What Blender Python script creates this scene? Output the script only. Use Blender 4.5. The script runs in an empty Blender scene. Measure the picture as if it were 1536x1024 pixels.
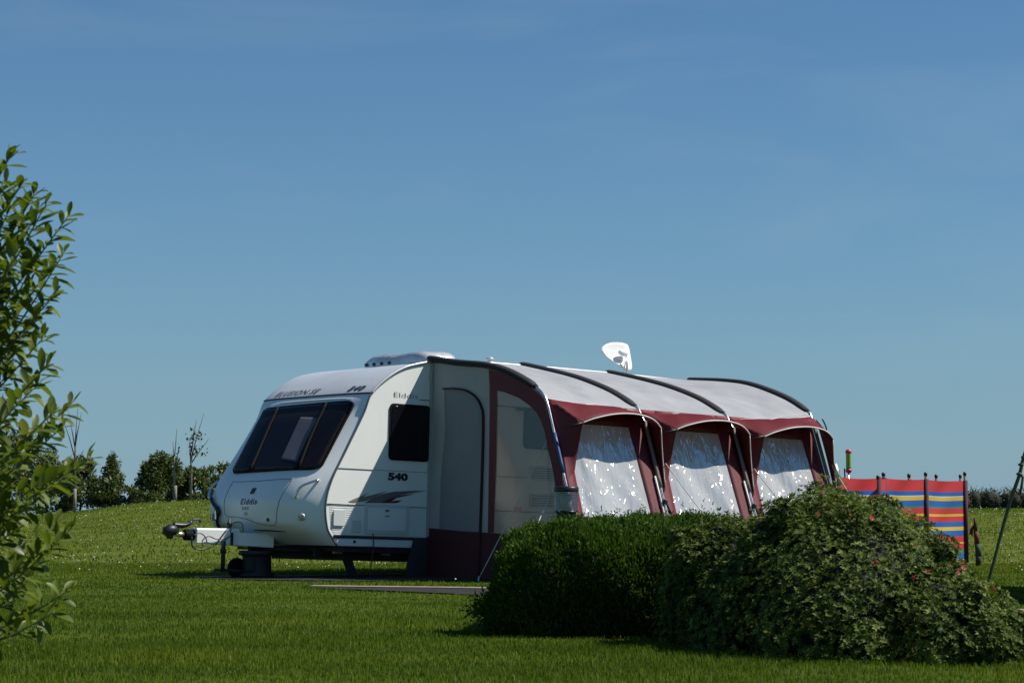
import bpy, math, random
import numpy as np
from mathutils import Vector, Matrix
random.seed(7)
RS = np.random.RandomState(11)
R = math.radians
C = bpy.context.scene.collection
sc = bpy.context.scene

# ------------------------------------------------------------------ helpers
def link(name, me, parent=None):
    o = bpy.data.objects.new(name, me)
    C.objects.link(o)
    if parent is not None:
        o.parent = parent
    return o

def tag(o, label=None, cat=None, group=None, kind=None):
    if label: o['label'] = label
    if cat: o['category'] = cat
    if group: o['group'] = group
    if kind: o['kind'] = kind
    return o

def empty(name, label, cat, loc=(0, 0, 0), rot=(0, 0, 0), group=None):
    o = bpy.data.objects.new(name, None)
    C.objects.link(o)
    o.location = loc
    o.rotation_euler = rot
    o.empty_display_size = .1
    return tag(o, label, cat, group)

class MB:
    """collects shapes and links them as one mesh object"""
    def __init__(s, M=None):
        s.v = []; s.f = []; s.sm = []; s.M = M
    def add(s, vs, fs, smooth=False):
        n = len(s.v)
        for p in vs:
            s.v.append(tuple(s.M(*p)) if s.M else tuple(p))
        for f in fs:
            s.f.append([n + i for i in f]); s.sm.append(smooth)
        return s
    def box(s, c, d, rz=0, bev=0):
        x, y, z = [k / 2 for k in d]
        if bev:
            b = min(bev, x * .9, y * .9, z * .9)
            vs = []; fs = []
            # chamfered box: rings
            rings = [(-z, b), (-z + b, 0), (z - b, 0), (z, b)]
            for zz, ins in rings:
                xx, yy = x - ins, y - ins
                bb = b if ins == 0 else b * .6
                vs += [(-xx + bb, -yy, zz), (xx - bb, -yy, zz), (xx, -yy + bb, zz), (xx, yy - bb, zz),
                       (xx - bb, yy, zz), (-xx + bb, yy, zz), (-xx, yy - bb, zz), (-xx, -yy + bb, zz)]
            for r in range(3):
                for i in range(8):
                    fs.append((r * 8 + i, r * 8 + (i + 1) % 8, r * 8 + 8 + (i + 1) % 8, r * 8 + 8 + i))
            fs.append(tuple(range(7, -1, -1))); fs.append(tuple(range(24, 32)))
        else:
            vs = [(-x, -y, -z), (x, -y, -z), (x, y, -z), (-x, y, -z), (-x, -y, z), (x, -y, z), (x, y, z), (-x, y, z)]
            fs = [(0, 3, 2, 1), (4, 5, 6, 7), (0, 1, 5, 4), (1, 2, 6, 5), (2, 3, 7, 6), (3, 0, 4, 7)]
        ca, sa = math.cos(rz), math.sin(rz)
        vs = [(c[0] + px * ca - py * sa, c[1] + px * sa + py * ca, c[2] + pz) for px, py, pz in vs]
        return s.add(vs, fs)
    def tube(s, pts, r, n=8, cap=True, smooth=True, flat=1.0):
        pts = [Vector(p) for p in pts]
        rr = r if isinstance(r, (list, tuple)) else [r] * len(pts)
        vs = []; fs = []
        up = Vector((0, 0, 1)); prev = None
        for i, p in enumerate(pts):
            a = pts[max(i - 1, 0)]; b = pts[min(i + 1, len(pts) - 1)]
            t = (b - a).normalized()
            if prev is None:
                x = t.cross(up)
                if x.length < 1e-3: x = t.cross(Vector((0, 1, 0)))
            else:
                x = prev - t * prev.dot(t)
            x.normalize(); y = t.cross(x); prev = x
            for k in range(n):
                an = 2 * math.pi * k / n
                vs.append(p + x * math.cos(an) * rr[i] + y * math.sin(an) * rr[i] * flat)
        for i in range(len(pts) - 1):
            for k in range(n):
                fs.append((i * n + k, i * n + (k + 1) % n, (i + 1) * n + (k + 1) % n, (i + 1) * n + k))
        s.add(vs, fs, smooth)
        if cap:
            m = len(s.v) - len(vs)
            s.f.append([m + k for k in range(n - 1, -1, -1)]); s.sm.append(False)
            s.f.append([m + (len(pts) - 1) * n + k for k in range(n)]); s.sm.append(False)
        return s
    def lathe(s, c, prof, axis=(0, 0, 1), n=20, smooth=True):
        a = Vector(axis).normalized()
        x = a.cross(Vector((0, 0, 1)))
        if x.length < 1e-3: x = Vector((1, 0, 0))
        x.normalize(); y = a.cross(x); c = Vector(c)
        vs = []; fs = []
        for r, h in prof:
            for k in range(n):
                an = 2 * math.pi * k / n
                vs.append(c + a * h + x * (r * math.cos(an)) + y * (r * math.sin(an)))
        for i in range(len(prof) - 1):
            for k in range(n):
                fs.append((i * n + k, i * n + (k + 1) % n, (i + 1) * n + (k + 1) % n, (i + 1) * n + k))
        fs2 = [tuple(range(n - 1, -1, -1)), tuple((len(prof) - 1) * n + k for k in range(n))]
        m = len(s.v)
        s.add(vs, fs, smooth)
        for f in fs2:
            s.f.append([m + i for i in f]); s.sm.append(False)
        return s
    def grid(s, fn, nu, nv, smooth=True):
        vs = [fn(i / nu, j / nv) for j in range(nv + 1) for i in range(nu + 1)]
        fs = [(j * (nu + 1) + i, j * (nu + 1) + i + 1, (j + 1) * (nu + 1) + i + 1, (j + 1) * (nu + 1) + i)
              for j in range(nv) for i in range(nu)]
        return s.add(vs, fs, smooth)
    def prism(s, poly, off):
        """poly: 3-D outline, extruded by vector off"""
        n = len(poly); off = Vector(off)
        vs = [Vector(p) for p in poly] + [Vector(p) + off for p in poly]
        fs = [tuple(range(n - 1, -1, -1)), tuple(range(n, 2 * n))]
        fs += [(i, (i + 1) % n, n + (i + 1) % n, n + i) for i in range(n)]
        return s.add(vs, fs)
    def build(s, name, mat, parent=None, solid=0, off=0, sub=0, bevel=0, weld=False):
        me = bpy.data.meshes.new(name)
        me.from_pydata(s.v, [], s.f)
        me.polygons.foreach_set('use_smooth', s.sm)
        me.materials.append(mat)
        me.update()
        o = link(name, me, parent)
        if weld:
            w = o.modifiers.new('Weld', 'WELD'); w.merge_threshold = .0005
        if solid:
            m = o.modifiers.new('Solidify', 'SOLIDIFY'); m.thickness = solid; m.offset = off
        if bevel:
            m = o.modifiers.new('Bevel', 'BEVEL'); m.width = bevel; m.segments = 2; m.limit_method = 'ANGLE'; m.angle_limit = R(40)
        if sub:
            m = o.modifiers.new('Subsurf', 'SUBSURF'); m.levels = sub; m.render_levels = sub
        return o

def catmull(pts, n):
    pts = [np.array(p, float) for p in pts]
    out = []
    for i in range(len(pts) - 1):
        p0 = pts[max(i - 1, 0)]; p1 = pts[i]; p2 = pts[i + 1]; p3 = pts[min(i + 2, len(pts) - 1)]
        for k in range(n):
            t = k / n
            out.append(.5 * ((2 * p1) + (-p0 + p2) * t + (2 * p0 - 5 * p1 + 4 * p2 - p3) * t * t + (-p0 + 3 * p1 - 3 * p2 + p3) * t ** 3))
    out.append(pts[-1])
    return out

def smooth(a, b, x):
    t = np.clip((x - a) / (b - a), 0, 1)
    return t * t * (3 - 2 * t)

# ------------------------------------------------------------------ materials
def nt(name):
    m = bpy.data.materials.new(name); m.use_nodes = True
    n = m.node_tree; n.nodes.clear()
    return m, n
def N(n, t, **k):
    x = n.nodes.new(t)
    for a, b in k.items():
        if hasattr(x, a) and a not in ('inputs',): setattr(x, a, b)
    return x
def setin(node, **k):
    for a, b in k.items():
        node.inputs[a.replace('_', ' ')].default_value = b
    return node

def pbr(name, col, rough=.5, metal=0, var=.12, scale=4, bump=0, bscale=40, spec=.5, coat=0, trans=0, fine=0):
    m, n = nt(name)
    out = N(n, 'ShaderNodeOutputMaterial'); b = N(n, 'ShaderNodeBsdfPrincipled')
    tc = N(n, 'ShaderNodeTexCoord')
    no = N(n, 'ShaderNodeTexNoise'); setin(no, Scale=scale, Detail=5.0, Roughness=.6)
    n.links.new(tc.outputs['Object'], no.inputs['Vector'])
    mr = N(n, 'ShaderNodeMapRange'); setin(mr, To_Min=1 - var, To_Max=1 + var)
    mr.inputs['From Min'].default_value = .3; mr.inputs['From Max'].default_value = .7
    n.links.new(no.outputs['Fac'], mr.inputs['Value'])
    mu = N(n, 'ShaderNodeMixRGB', blend_type='MULTIPLY'); mu.inputs['Fac'].default_value = 1
    mu.inputs['Color1'].default_value = (*col, 1)
    n.links.new(mr.outputs['Result'], mu.inputs['Color2'])
    n.links.new(mu.outputs['Color'], b.inputs['Base Color'])
    setin(b, Roughness=rough, Metallic=metal)
    b.inputs['Specular IOR Level'].default_value = spec
    if coat: b.inputs['Coat Weight'].default_value = coat
    mr2 = N(n, 'ShaderNodeMapRange'); setin(mr2, To_Min=max(rough - .08, .02), To_Max=min(rough + .1, 1))
    n.links.new(no.outputs['Fac'], mr2.inputs['Value']); n.links.new(mr2.outputs['Result'], b.inputs['Roughness'])
    if bump:
        n2 = N(n, 'ShaderNodeTexNoise'); setin(n2, Scale=bscale, Detail=4.0)
        n.links.new(tc.outputs['Object'], n2.inputs['Vector'])
        bp = N(n, 'ShaderNodeBump'); setin(bp, Strength=bump, Distance=.02)
        n.links.new(n2.outputs['Fac'], bp.inputs['Height']); n.links.new(bp.outputs['Normal'], b.inputs['Normal'])
    last = b.outputs['BSDF']
    if trans:
        tl = N(n, 'ShaderNodeBsdfTranslucent'); n.links.new(mu.outputs['Color'], tl.inputs['Color'])
        if bump: n.links.new(bp.outputs['Normal'], tl.inputs['Normal'])
        mx = N(n, 'ShaderNodeMixShader'); mx.inputs['Fac'].default_value = trans
        n.links.new(last, mx.inputs[1]); n.links.new(tl.outputs['BSDF'], mx.inputs[2]); last = mx.outputs['Shader']
    n.links.new(last, out.inputs['Surface'])
    return m

def patchramp(n):
    r = N(n, 'ShaderNodeValToRGB'); e = r.color_ramp.elements
    e[0].position = .30; e[0].color = (.58, .68, .60, 1); e[1].position = .72; e[1].color = (1.42, 1.24, 1.0, 1)
    k = e.new(.5); k.color = (.95, .98, .9, 1)
    return r

def leafmat(name, c1, c2, rough=.45, trans=.3, c3=None, spec=.4, big=0):
    m, n = nt(name)
    out = N(n, 'ShaderNodeOutputMaterial'); b = N(n, 'ShaderNodeBsdfPrincipled')
    at = N(n, 'ShaderNodeAttribute'); at.attribute_name = 'rnd'
    cr = N(n, 'ShaderNodeValToRGB')
    cr.color_ramp.elements[0].color = (*c1, 1); cr.color_ramp.elements[1].color = (*c2, 1)
    cr.color_ramp.elements[1].position = .85
    if c3:
        e = cr.color_ramp.elements.new(.97); e.color = (*c3, 1)
    n.links.new(at.outputs['Fac'], cr.inputs['Fac'])
    col = cr.outputs['Color']
    if big:
        tc = N(n, 'ShaderNodeTexCoord'); mp = N(n, 'ShaderNodeMapping'); mp.inputs['Scale'].default_value = (.55, 1.3, 1)
        mp.inputs['Rotation'].default_value = (0, 0, R(12))
        no = N(n, 'ShaderNodeTexNoise'); setin(no, Scale=big, Detail=4.0, Roughness=.65)
        n.links.new(tc.outputs['Object'], mp.inputs['Vector']); n.links.new(mp.outputs['Vector'], no.inputs['Vector'])
        mr = patchramp(n); n.links.new(no.outputs['Fac'], mr.inputs['Fac'])
        mu = N(n, 'ShaderNodeMixRGB', blend_type='MULTIPLY'); mu.inputs['Fac'].default_value = 1
        n.links.new(col, mu.inputs['Color1']); n.links.new(mr.outputs['Color'], mu.inputs['Color2'])
        col = mu.outputs['Color']
    n.links.new(col, b.inputs['Base Color'])
    setin(b, Roughness=rough); b.inputs['Specular IOR Level'].default_value = spec
    tl = N(n, 'ShaderNodeBsdfTranslucent')
    g = N(n, 'ShaderNodeMixRGB', blend_type='MULTIPLY'); g.inputs['Fac'].default_value = 1
    g.inputs['Color2'].default_value = (1.25, 1.3, .5, 1)
    n.links.new(col, g.inputs['Color1']); n.links.new(g.outputs['Color'], tl.inputs['Color'])
    mx = N(n, 'ShaderNodeMixShader'); mx.inputs['Fac'].default_value = trans
    n.links.new(b.outputs['BSDF'], mx.inputs[1]); n.links.new(tl.outputs['BSDF'], mx.inputs[2])
    n.links.new(mx.outputs['Shader'], out.inputs['Surface'])
    return m

def clearmat(name, tint, diff, gloss_w, diff_w, rough=.06, bump=.0, bscale=(3, 3, 3), rot=(0, 0, 0), fres=.5):
    """clear plastic film: part transparent, part milky, part glossy, with creases"""
    m, n = nt(name)
    out = N(n, 'ShaderNodeOutputMaterial')
    tr = N(n, 'ShaderNodeBsdfTransparent'); tr.inputs['Color'].default_value = (*tint, 1)
    df = N(n, 'ShaderNodeBsdfDiffuse'); df.inputs['Color'].default_value = (*diff, 1)
    gl = N(n, 'ShaderNodeBsdfGlossy'); gl.inputs['Roughness'].default_value = rough; gl.inputs['Color'].default_value = (.95, .95, .95, 1)
    m1 = N(n, 'ShaderNodeMixShader'); m1.inputs['Fac'].default_value = diff_w
    tl = N(n, 'ShaderNodeBsdfTranslucent'); tl.inputs['Color'].default_value = (*diff, 1); m0 = N(n, 'ShaderNodeMixShader'); m0.inputs['Fac'].default_value = .26
    n.links.new(df.outputs[0], m0.inputs[1]); n.links.new(tl.outputs[0], m0.inputs[2])
    m2 = N(n, 'ShaderNodeMixShader')
    fr = N(n, 'ShaderNodeLayerWeight'); fr.inputs['Blend'].default_value = .25
    ad = N(n, 'ShaderNodeMath', operation='MULTIPLY_ADD'); ad.inputs[1].default_value = fres; ad.inputs[2].default_value = gloss_w
    n.links.new(fr.outputs['Fresnel'], ad.inputs[0]); n.links.new(ad.outputs[0], m2.inputs['Fac'])
    n.links.new(tr.outputs[0], m1.inputs[1]); n.links.new(m0.outputs[0], m1.inputs[2])
    n.links.new(m1.outputs[0], m2.inputs[1]); n.links.new(gl.outputs[0], m2.inputs[2])
    if bump:
        tc = N(n, 'ShaderNodeTexCoord'); mp = N(n, 'ShaderNodeMapping')
        mp.inputs['Scale'].default_value = bscale; mp.inputs['Rotation'].default_value = rot
        no = N(n, 'ShaderNodeTexNoise'); setin(no, Scale=1.0, Detail=2.5, Roughness=.45, Distortion=.6)
        n.links.new(tc.outputs['Object'], mp.inputs['Vector']); n.links.new(mp.outputs['Vector'], no.inputs['Vector'])
        bp = N(n, 'ShaderNodeBump'); setin(bp, Strength=bump, Distance=.10)
        n.links.new(no.outputs['Fac'], bp.inputs['Height'])
        n.links.new(bp.outputs['Normal'], gl.inputs['Normal'])
        b2 = N(n, 'ShaderNodeBump'); setin(b2, Strength=bump * .35, Distance=.06)
        n.links.new(no.outputs['Fac'], b2.inputs['Height']); n.links.new(b2.outputs['Normal'], df.inputs['Normal'])
        if bump > .5:
            n3 = N(n, 'ShaderNodeTexNoise'); setin(n3, Scale=14.0, Detail=1.5, Roughness=.5, Distortion=.8)
            mp3 = N(n, 'ShaderNodeMapping'); mp3.inputs['Scale'].default_value = (1.7, 1, .45); mp3.inputs['Rotation'].default_value = (0, R(34), 0)
            n.links.new(tc.outputs['Object'], mp3.inputs['Vector']); n.links.new(mp3.outputs['Vector'], n3.inputs['Vector'])
            b3 = N(n, 'ShaderNodeBump'); setin(b3, Strength=.9, Distance=.026)
            n.links.new(n3.outputs['Fac'], b3.inputs['Height']); n.links.new(bp.outputs['Normal'], b3.inputs['Normal'])
            n.links.new(b3.outputs['Normal'], gl.inputs['Normal'])
    n.links.new(m2.outputs[0], out.inputs['Surface'])
    return m

M = {}
M['white'] = pbr('caravan white paint', (.80, .82, .79), .34, var=.04, scale=1.5, coat=.3)
M['front'] = pbr('moulded front shell', (.74, .76, .77), .42, var=.05, scale=1.2, coat=.12)
M['panel'] = pbr('side locker plastic', (.58, .62, .60), .45, var=.04)
M['roofskin'] = pbr('grey white roof skin', (.46, .49, .52), .4, var=.06, scale=1.2, coat=.2)
M['rail'] = pbr('grey edge rail', (.10, .10, .11), .4)
M['railL'] = pbr('light edge rail', (.5, .5, .5), .35, metal=.3)
M['black'] = pbr('black plastic', (.012, .013, .015), .45)
M['rubber'] = pbr('rubber', (.008, .008, .009), .8, spec=.12)
M['glass'] = pbr('tinted window acrylic', (.006, .006, .008), .12, var=.2, spec=.35)
M['pane'] = clearmat('tinted pane', (.66, .64, .68), (.01, .01, .012), .03, .12, rough=.05, fres=.18)
M['inner'] = pbr('window interior', (.014, .013, .017), .8, spec=.1)
M['daylight_patch'] = pbr('pale blind', (.30, .31, .33), .7)  # pale tone for daylight seen through the front window
M['chrome'] = pbr('bright steel', (.72, .74, .76), .16, metal=1, var=.1)
M['steel'] = pbr('pole steel', (.62, .64, .66), .28, metal=1, var=.15, scale=9)
M['blue'] = pbr('blue sleeve', (.02, .06, .18), .5)
M['dark'] = pbr('underframe dark', (.018, .019, .02), .7, var=.3)
M['cask'] = pbr('dark grey plastic cask', (.020, .021, .023), .55, var=.2)
M['redline'] = pbr('dark red stripe', (.11, .012, .02), .4)
M['letters'] = pbr('dark lettering', (.02, .022, .045), .4)
M['decal'] = pbr('grey violet decal', (.16, .13, .15), .4)
M['decal2'] = pbr('khaki decal', (.19, .19, .14), .4)
M['orange'] = pbr('amber lens', (.5, .07, .01), .3)
M['redlens'] = pbr('red lens', (.35, .02, .02), .3)
M['brass'] = pbr('zinc plated coupling', (.55, .5, .36), .35, metal=.9)
M['roofcloth'] = pbr('pale grey awning cloth', (.47, .485, .505), .65, var=.09, scale=2.2, bump=.6, bscale=2.4, trans=.40)
M['maroon'] = pbr('maroon awning cloth', (.125, .006, .012), .6, var=.14, scale=3, bump=.2, bscale=5, trans=.09)  # colour lowered to hold the shade on the hood cheeks
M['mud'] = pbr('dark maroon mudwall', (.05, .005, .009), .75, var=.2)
M['maroon_end_shade'] = pbr('maroon shaded end cloth', (.11, .007, .013), .65, var=.14, scale=3, bump=.2, bscale=5, trans=.02)  # same maroon cloth, shade on the end walls put into its colour
M['hood'] = pbr('maroon sunlit hood cloth', (.225, .016, .028), .6, var=.14, scale=3, bump=.3, bscale=4, trans=.52)  # same maroon kept brighter, sunlight on the hoods put into its colour
M['greycloth'] = pbr('grey door cloth', (.23, .25, .265), .75, var=.1, scale=2.5, bump=.3, bscale=2.4, trans=.12)
M['palecloth'] = pbr('pale wall cloth', (.42, .42, .40), .75, var=.08, scale=2.5, bump=.2, bscale=3, trans=.15)
M['seam'] = pbr('roof seam tape', (.33, .34, .36), .7)
M['poleshade'] = pbr('dull pole shade', (.16, .135, .125), .75)  # brown-grey that carries the hood's shade on bare steel
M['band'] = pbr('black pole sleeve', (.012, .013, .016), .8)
M['piping'] = pbr('pale piping', (.6, .58, .56), .5)
M['film'] = clearmat('front clear film', (.8, .8, .82), (.90, .90, .88), .24, .66, rough=.12, bump=1.0, bscale=(7, 1, 1.3), rot=(0, R(30), 0))
M['sidefilm'] = clearmat('side clear film', (.95, .94, .92), (.5, .5, .48), .0, .02, rough=.12, bump=.06, bscale=(2, 2, 2), fres=.10)
M['gsheet'] = pbr('groundsheet', (.06, .06, .065), .8)
M['rope'] = pbr('guy rope', (.55, .54, .48), .8)
M['skirt'] = pbr('grey draught skirt', (.032, .035, .038), .75, var=.2, bump=.2, bscale=4)
M['dish'] = pbr('dish white', (.74, .75, .73), .4, var=.03)
M['dome'] = pbr('silvery rooflight dome', (.55, .57, .58), .18, metal=.35, var=.35, scale=5, bump=.5, bscale=7, coat=.5)
M['wood'] = pbr('windbreak pole wood', (.10, .06, .035), .7)
M['lampblack'] = pbr('lamp black', (.012, .013, .014), .35)
M['asphalt'] = pbr('asphalt', (.030, .030, .033), .95, var=.25, scale=6, bump=.5, bscale=120, spec=.15)
M['kerb'] = pbr('kerb stone', (.27, .21, .14), .85, var=.2, scale=5, bump=.3, bscale=60)
M['bark'] = pbr('bark', (.07, .055, .04), .9, var=.35, scale=12, bump=.6, bscale=50)
M['palebark'] = pbr('pale bark', (.2, .18, .14), .9, var=.35, scale=12)
M['greenstem'] = pbr('green stem', (.055, .07, .02), .6, var=.3, scale=15)
M['twig'] = pbr('yellow green twig', (.12, .13, .04), .6, var=.2)
M['carpaint'] = pbr('dark car paint', (.012, .014, .02), .25, coat=.6)

# lamp glass: ribbed clear
m, n = nt('ribbed lamp lens')
out = N(n, 'ShaderNodeOutputMaterial'); g = N(n, 'ShaderNodeBsdfGlossy'); g.inputs['Roughness'].default_value = .08
t = N(n, 'ShaderNodeBsdfTransparent'); t.inputs['Color'].default_value = (.62, .66, .66, 1)
x = N(n, 'ShaderNodeMixShader'); x.inputs['Fac'].default_value = .3
n.links.new(t.outputs[0], x.inputs[1]); n.links.new(g.outputs[0], x.inputs[2]); n.links.new(x.outputs[0], out.inputs['Surface'])
M['lens'] = m

# foliage
M['grass'] = leafmat('grass blade', (.060, .104, .009), (.120, .170, .016), .6, .35, (.22, .22, .08), spec=.1, big=.9)
M['hedgeleaf'] = leafmat('hedge leaf', (.022, .054, .006), (.066, .125, .012), .6, .25, (.12, .16, .02), spec=.15)
M['bushleaf'] = leafmat('bush leaf', (.025, .049, .005), (.098, .136, .018), .58, .2, (.19, .23, .06), spec=.14)
M['willow'] = leafmat('willow leaf', (.050, .082, .008), (.132, .178, .022), .42, .38, (.17, .19, .06), spec=.35)
M['treeleaf'] = leafmat('tree leaf', (.032, .052, .013), (.086, .116, .030), .5, .22, (.07, .08, .025))
M['treeleaf2'] = leafmat('lighter tree leaf', (.036, .058, .011), (.092, .124, .026), .5, .25, (.09, .1, .03))
M['drytwig'] = leafmat('hedgerow leaf', (.030, .036, .014), (.070, .076, .032), .6, .15, (.09, .075, .035))
M['daisy'] = pbr('daisy white', (.50, .50, .42), .7)
M['flower'] = pbr('orange red petal', (.55, .055, .03), .55, trans=.3)
M['flower2'] = pbr('pink petal', (.55, .10, .12), .55, trans=.3)

# lawn sheet
def lawnmat():
    m, n = nt('lawn')
    out = N(n, 'ShaderNodeOutputMaterial'); b = N(n, 'ShaderNodeBsdfPrincipled'); tc = N(n, 'ShaderNodeTexCoord')
    mp = N(n, 'ShaderNodeMapping'); mp.inputs['Scale'].default_value = (.55, 1.3, 1); mp.inputs['Rotation'].default_value = (0, 0, R(12))
    n.links.new(tc.outputs['Object'], mp.inputs['Vector'])
    a = N(n, 'ShaderNodeTexNoise'); setin(a, Scale=.9, Detail=4.0, Roughness=.65); n.links.new(mp.outputs['Vector'], a.inputs['Vector'])
    f = N(n, 'ShaderNodeTexNoise'); setin(f, Scale=28.0, Detail=6.0, Roughness=.7); n.links.new(tc.outputs['Object'], f.inputs['Vector'])
    cr = N(n, 'ShaderNodeValToRGB'); cr.color_ramp.elements[0].position = .32; cr.color_ramp.elements[1].position = .7
    cr.color_ramp.elements[0].color = (.046, .076, .006, 1); cr.color_ramp.elements[1].color = (.108, .138, .016, 1)
    n.links.new(f.outputs['Fac'], cr.inputs['Fac'])
    sx = N(n, 'ShaderNodeSeparateXYZ'); n.links.new(tc.outputs['Object'], sx.inputs[0])
    zy = N(n, 'ShaderNodeMapRange', interpolation_type='SMOOTHSTEP'); zy.inputs['From Min'].default_value = 23.5; zy.inputs['From Max'].default_value = 27; n.links.new(sx.outputs['Y'], zy.inputs['Value'])
    zc = N(n, 'ShaderNodeMixRGB'); zc.inputs['Color1'].default_value = (.96, 1.02, 1.0, 1); zc.inputs['Color2'].default_value = (1.14, 1.06, 1.0, 1); n.links.new(zy.outputs['Result'], zc.inputs['Fac'])
    zm = N(n, 'ShaderNodeMixRGB', blend_type='MULTIPLY'); zm.inputs['Fac'].default_value = 1; n.links.new(cr.outputs['Color'], zm.inputs['Color1']); n.links.new(zc.outputs['Color'], zm.inputs['Color2'])
    mr = patchramp(n); n.links.new(a.outputs['Fac'], mr.inputs['Fac'])
    mu = N(n, 'ShaderNodeMixRGB', blend_type='MULTIPLY'); mu.inputs['Fac'].default_value = 1
    n.links.new(zm.outputs['Color'], mu.inputs['Color1']); n.links.new(mr.outputs['Color'], mu.inputs['Color2'])
    n.links.new(mu.outputs['Color'], b.inputs['Base Color']); setin(b, Roughness=.9); b.inputs['Specular IOR Level'].default_value = .1
    bp = N(n, 'ShaderNodeBump'); setin(bp, Strength=.9, Distance=.04); n.links.new(f.outputs['Fac'], bp.inputs['Height']); n.links.new(bp.outputs['Normal'], b.inputs['Normal'])
    n.links.new(b.outputs['BSDF'], out.inputs['Surface'])
    return m
M['lawn'] = lawnmat()

# ------------------------------------------------------------------ ground height
CRX = [-2500, 0, 60, 100, 200, 300, 420, 700, 1200, 1700, 4000]
CRZ = [.55, .62, .68, .76, 1.05, 1.19, 1.22, 1.12, .92, .92, .8]
def H(x, y):
    x = np.asarray(x, float); y = np.asarray(y, float)
    a = 768 + 3400 * x / np.maximum(y, 8)
    cr = np.interp(a, CRX, CRZ)
    base = .04 * smooth(14, 21, y)
    up = (cr - .04) * smooth(30, 82, y) ** 1.15
    down = -.7 * cr * smooth(92, 170, y)
    und = .012 * np.sin(x * 1.3 + 1.1 * np.sin(y * .7)) * np.sin(y * .9 + .4) * smooth(8, 14, y)
    und2 = .05 * np.sin(x * .31 + 2) * np.sin(y * .23) * smooth(34, 50, y)
    return base + up + down + und * (1 - smooth(16, 20, y) * (1 - smooth(30, 34, y)) * .8) + und2 * (1 - smooth(76, 84, y))
def Hs(x, y): return float(H(x, y))

def ground():
    ys = np.unique(np.concatenate([np.linspace(-40, 6, 12), np.arange(6, 34, .3), np.arange(34, 100, 1.0), np.linspace(100, 180, 20), np.geomspace(180, 3000, 18)]))
    xs = np.unique(np.concatenate([-np.geomspace(16, 2500, 26), np.arange(-16, 16.01, .4), np.geomspace(16, 2500, 26)]))
    X, Y = np.meshgrid(xs, ys); Z = H(X, Y)
    nx, ny = len(xs), len(ys)
    v = np.stack([X, Y, Z], -1).reshape(-1, 3)
    i = np.arange(nx - 1)[None, :] + np.arange(ny - 1)[:, None] * nx
    f = np.stack([i, i + 1, i + nx + 1, i + nx], -1).reshape(-1, 4)
    me = bpy.data.meshes.new('lawn'); me.from_pydata(v.tolist(), [], f.tolist()); me.polygons.foreach_set('use_smooth', [True] * len(f))
    me.materials.append(M['lawn']); o = link('lawn', me); tag(o, kind='structure')
ground()

ROAD_FAR = catmull([(-1.95, 21.9), (-1.2, 21.6), (-.31, 21.2), (.9, 20.4), (2.3, 18.8), (3.77, 16.9), (5.4, 14.6), (7.5, 11.0)], 6)
ROAD_NEAR = catmull([(-1.95, 21.75), (-1.2, 20.8), (-.3, 19.8), (.6, 18.7), (1.7, 16.6), (2.9, 14.6), (3.9, 12.6), (5.5, 9.5)], 6)
PAD_FAR = catmull([(-3.5, 25.1), (-2.6, 25.5), (-1.3, 26.25), (1, 27.8), (2.6, 28.9), (3.5, 29.5)], 6)
PAD_NEAR = catmull([(-3.5, 25.0), (-2.8, 24.25), (-1.4, 23.85), (.6, 24.4), (2.4, 25.4), (3.4, 26.4)], 6)
def strip(name, A, B, mat, lift):
    b = MB(); k = 10
    b.grid(lambda u, v: (lambda p, q, t: (p[0] * (1 - t) + q[0] * t, p[1] * (1 - t) + q[1] * t, Hs(p[0] * (1 - t) + q[0] * t, p[1] * (1 - t) + q[1] * t) + lift))(
        A[round(u * (len(A) - 1))], B[round(u * (len(B) - 1))], v), len(A) - 1, k)
    return tag(b.build(name, mat), kind='structure')
strip('road', ROAD_NEAR, ROAD_FAR, M['asphalt'], .014)
strip('hardstanding', PAD_NEAR, PAD_FAR, M['asphalt'], .014)
def kerb(name, L, w=.13, h=.022):
    b = MB(); sec = []
    for i, p in enumerate(L):
        a = L[max(i - 1, 0)]; c = L[min(i + 1, len(L) - 1)]
        t = np.array(c) - np.array(a); t = t / np.linalg.norm(t); nn = np.array([-t[1], t[0]])
        z = Hs(*p)
        q = np.array(p) + nn * w
        sec.append([(p[0], p[1], z - .05), (p[0], p[1], z + h), (q[0], q[1], z + h + .004), (q[0], q[1], z - .05)])
    vs = [p for s_ in sec for p in s_]; fs = []
    for i in range(len(sec) - 1):
        for k in range(4): fs.append((i * 4 + k, i * 4 + (k + 1) % 4, i * 4 + 4 + (k + 1) % 4, i * 4 + 4 + k))
    b.add(vs, fs); return tag(b.build(name, M['kerb']), kind='structure')
kerb('road_kerb', ROAD_FAR); kerb('hardstanding_kerb', PAD_FAR)

def inpoly(x, y, P):
    P = np.array(P); ins = np.zeros(len(x), bool); j = len(P) - 1
    for i in range(len(P)):
        xi, yi = P[i]; xj, yj = P[j]
        c = ((yi > y) != (yj > y)) & (x < (xj - xi) * (y - yi) / (yj - yi + 1e-12) + xi)
        ins ^= c; j = i
    return ins
ROADPOLY = [tuple(p) for p in ROAD_NEAR] + [tuple(p) for p in ROAD_FAR[::-1]]
PADPOLY = [tuple(p) for p in PAD_NEAR] + [tuple(p) for p in PAD_FAR[::-1]]

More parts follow.
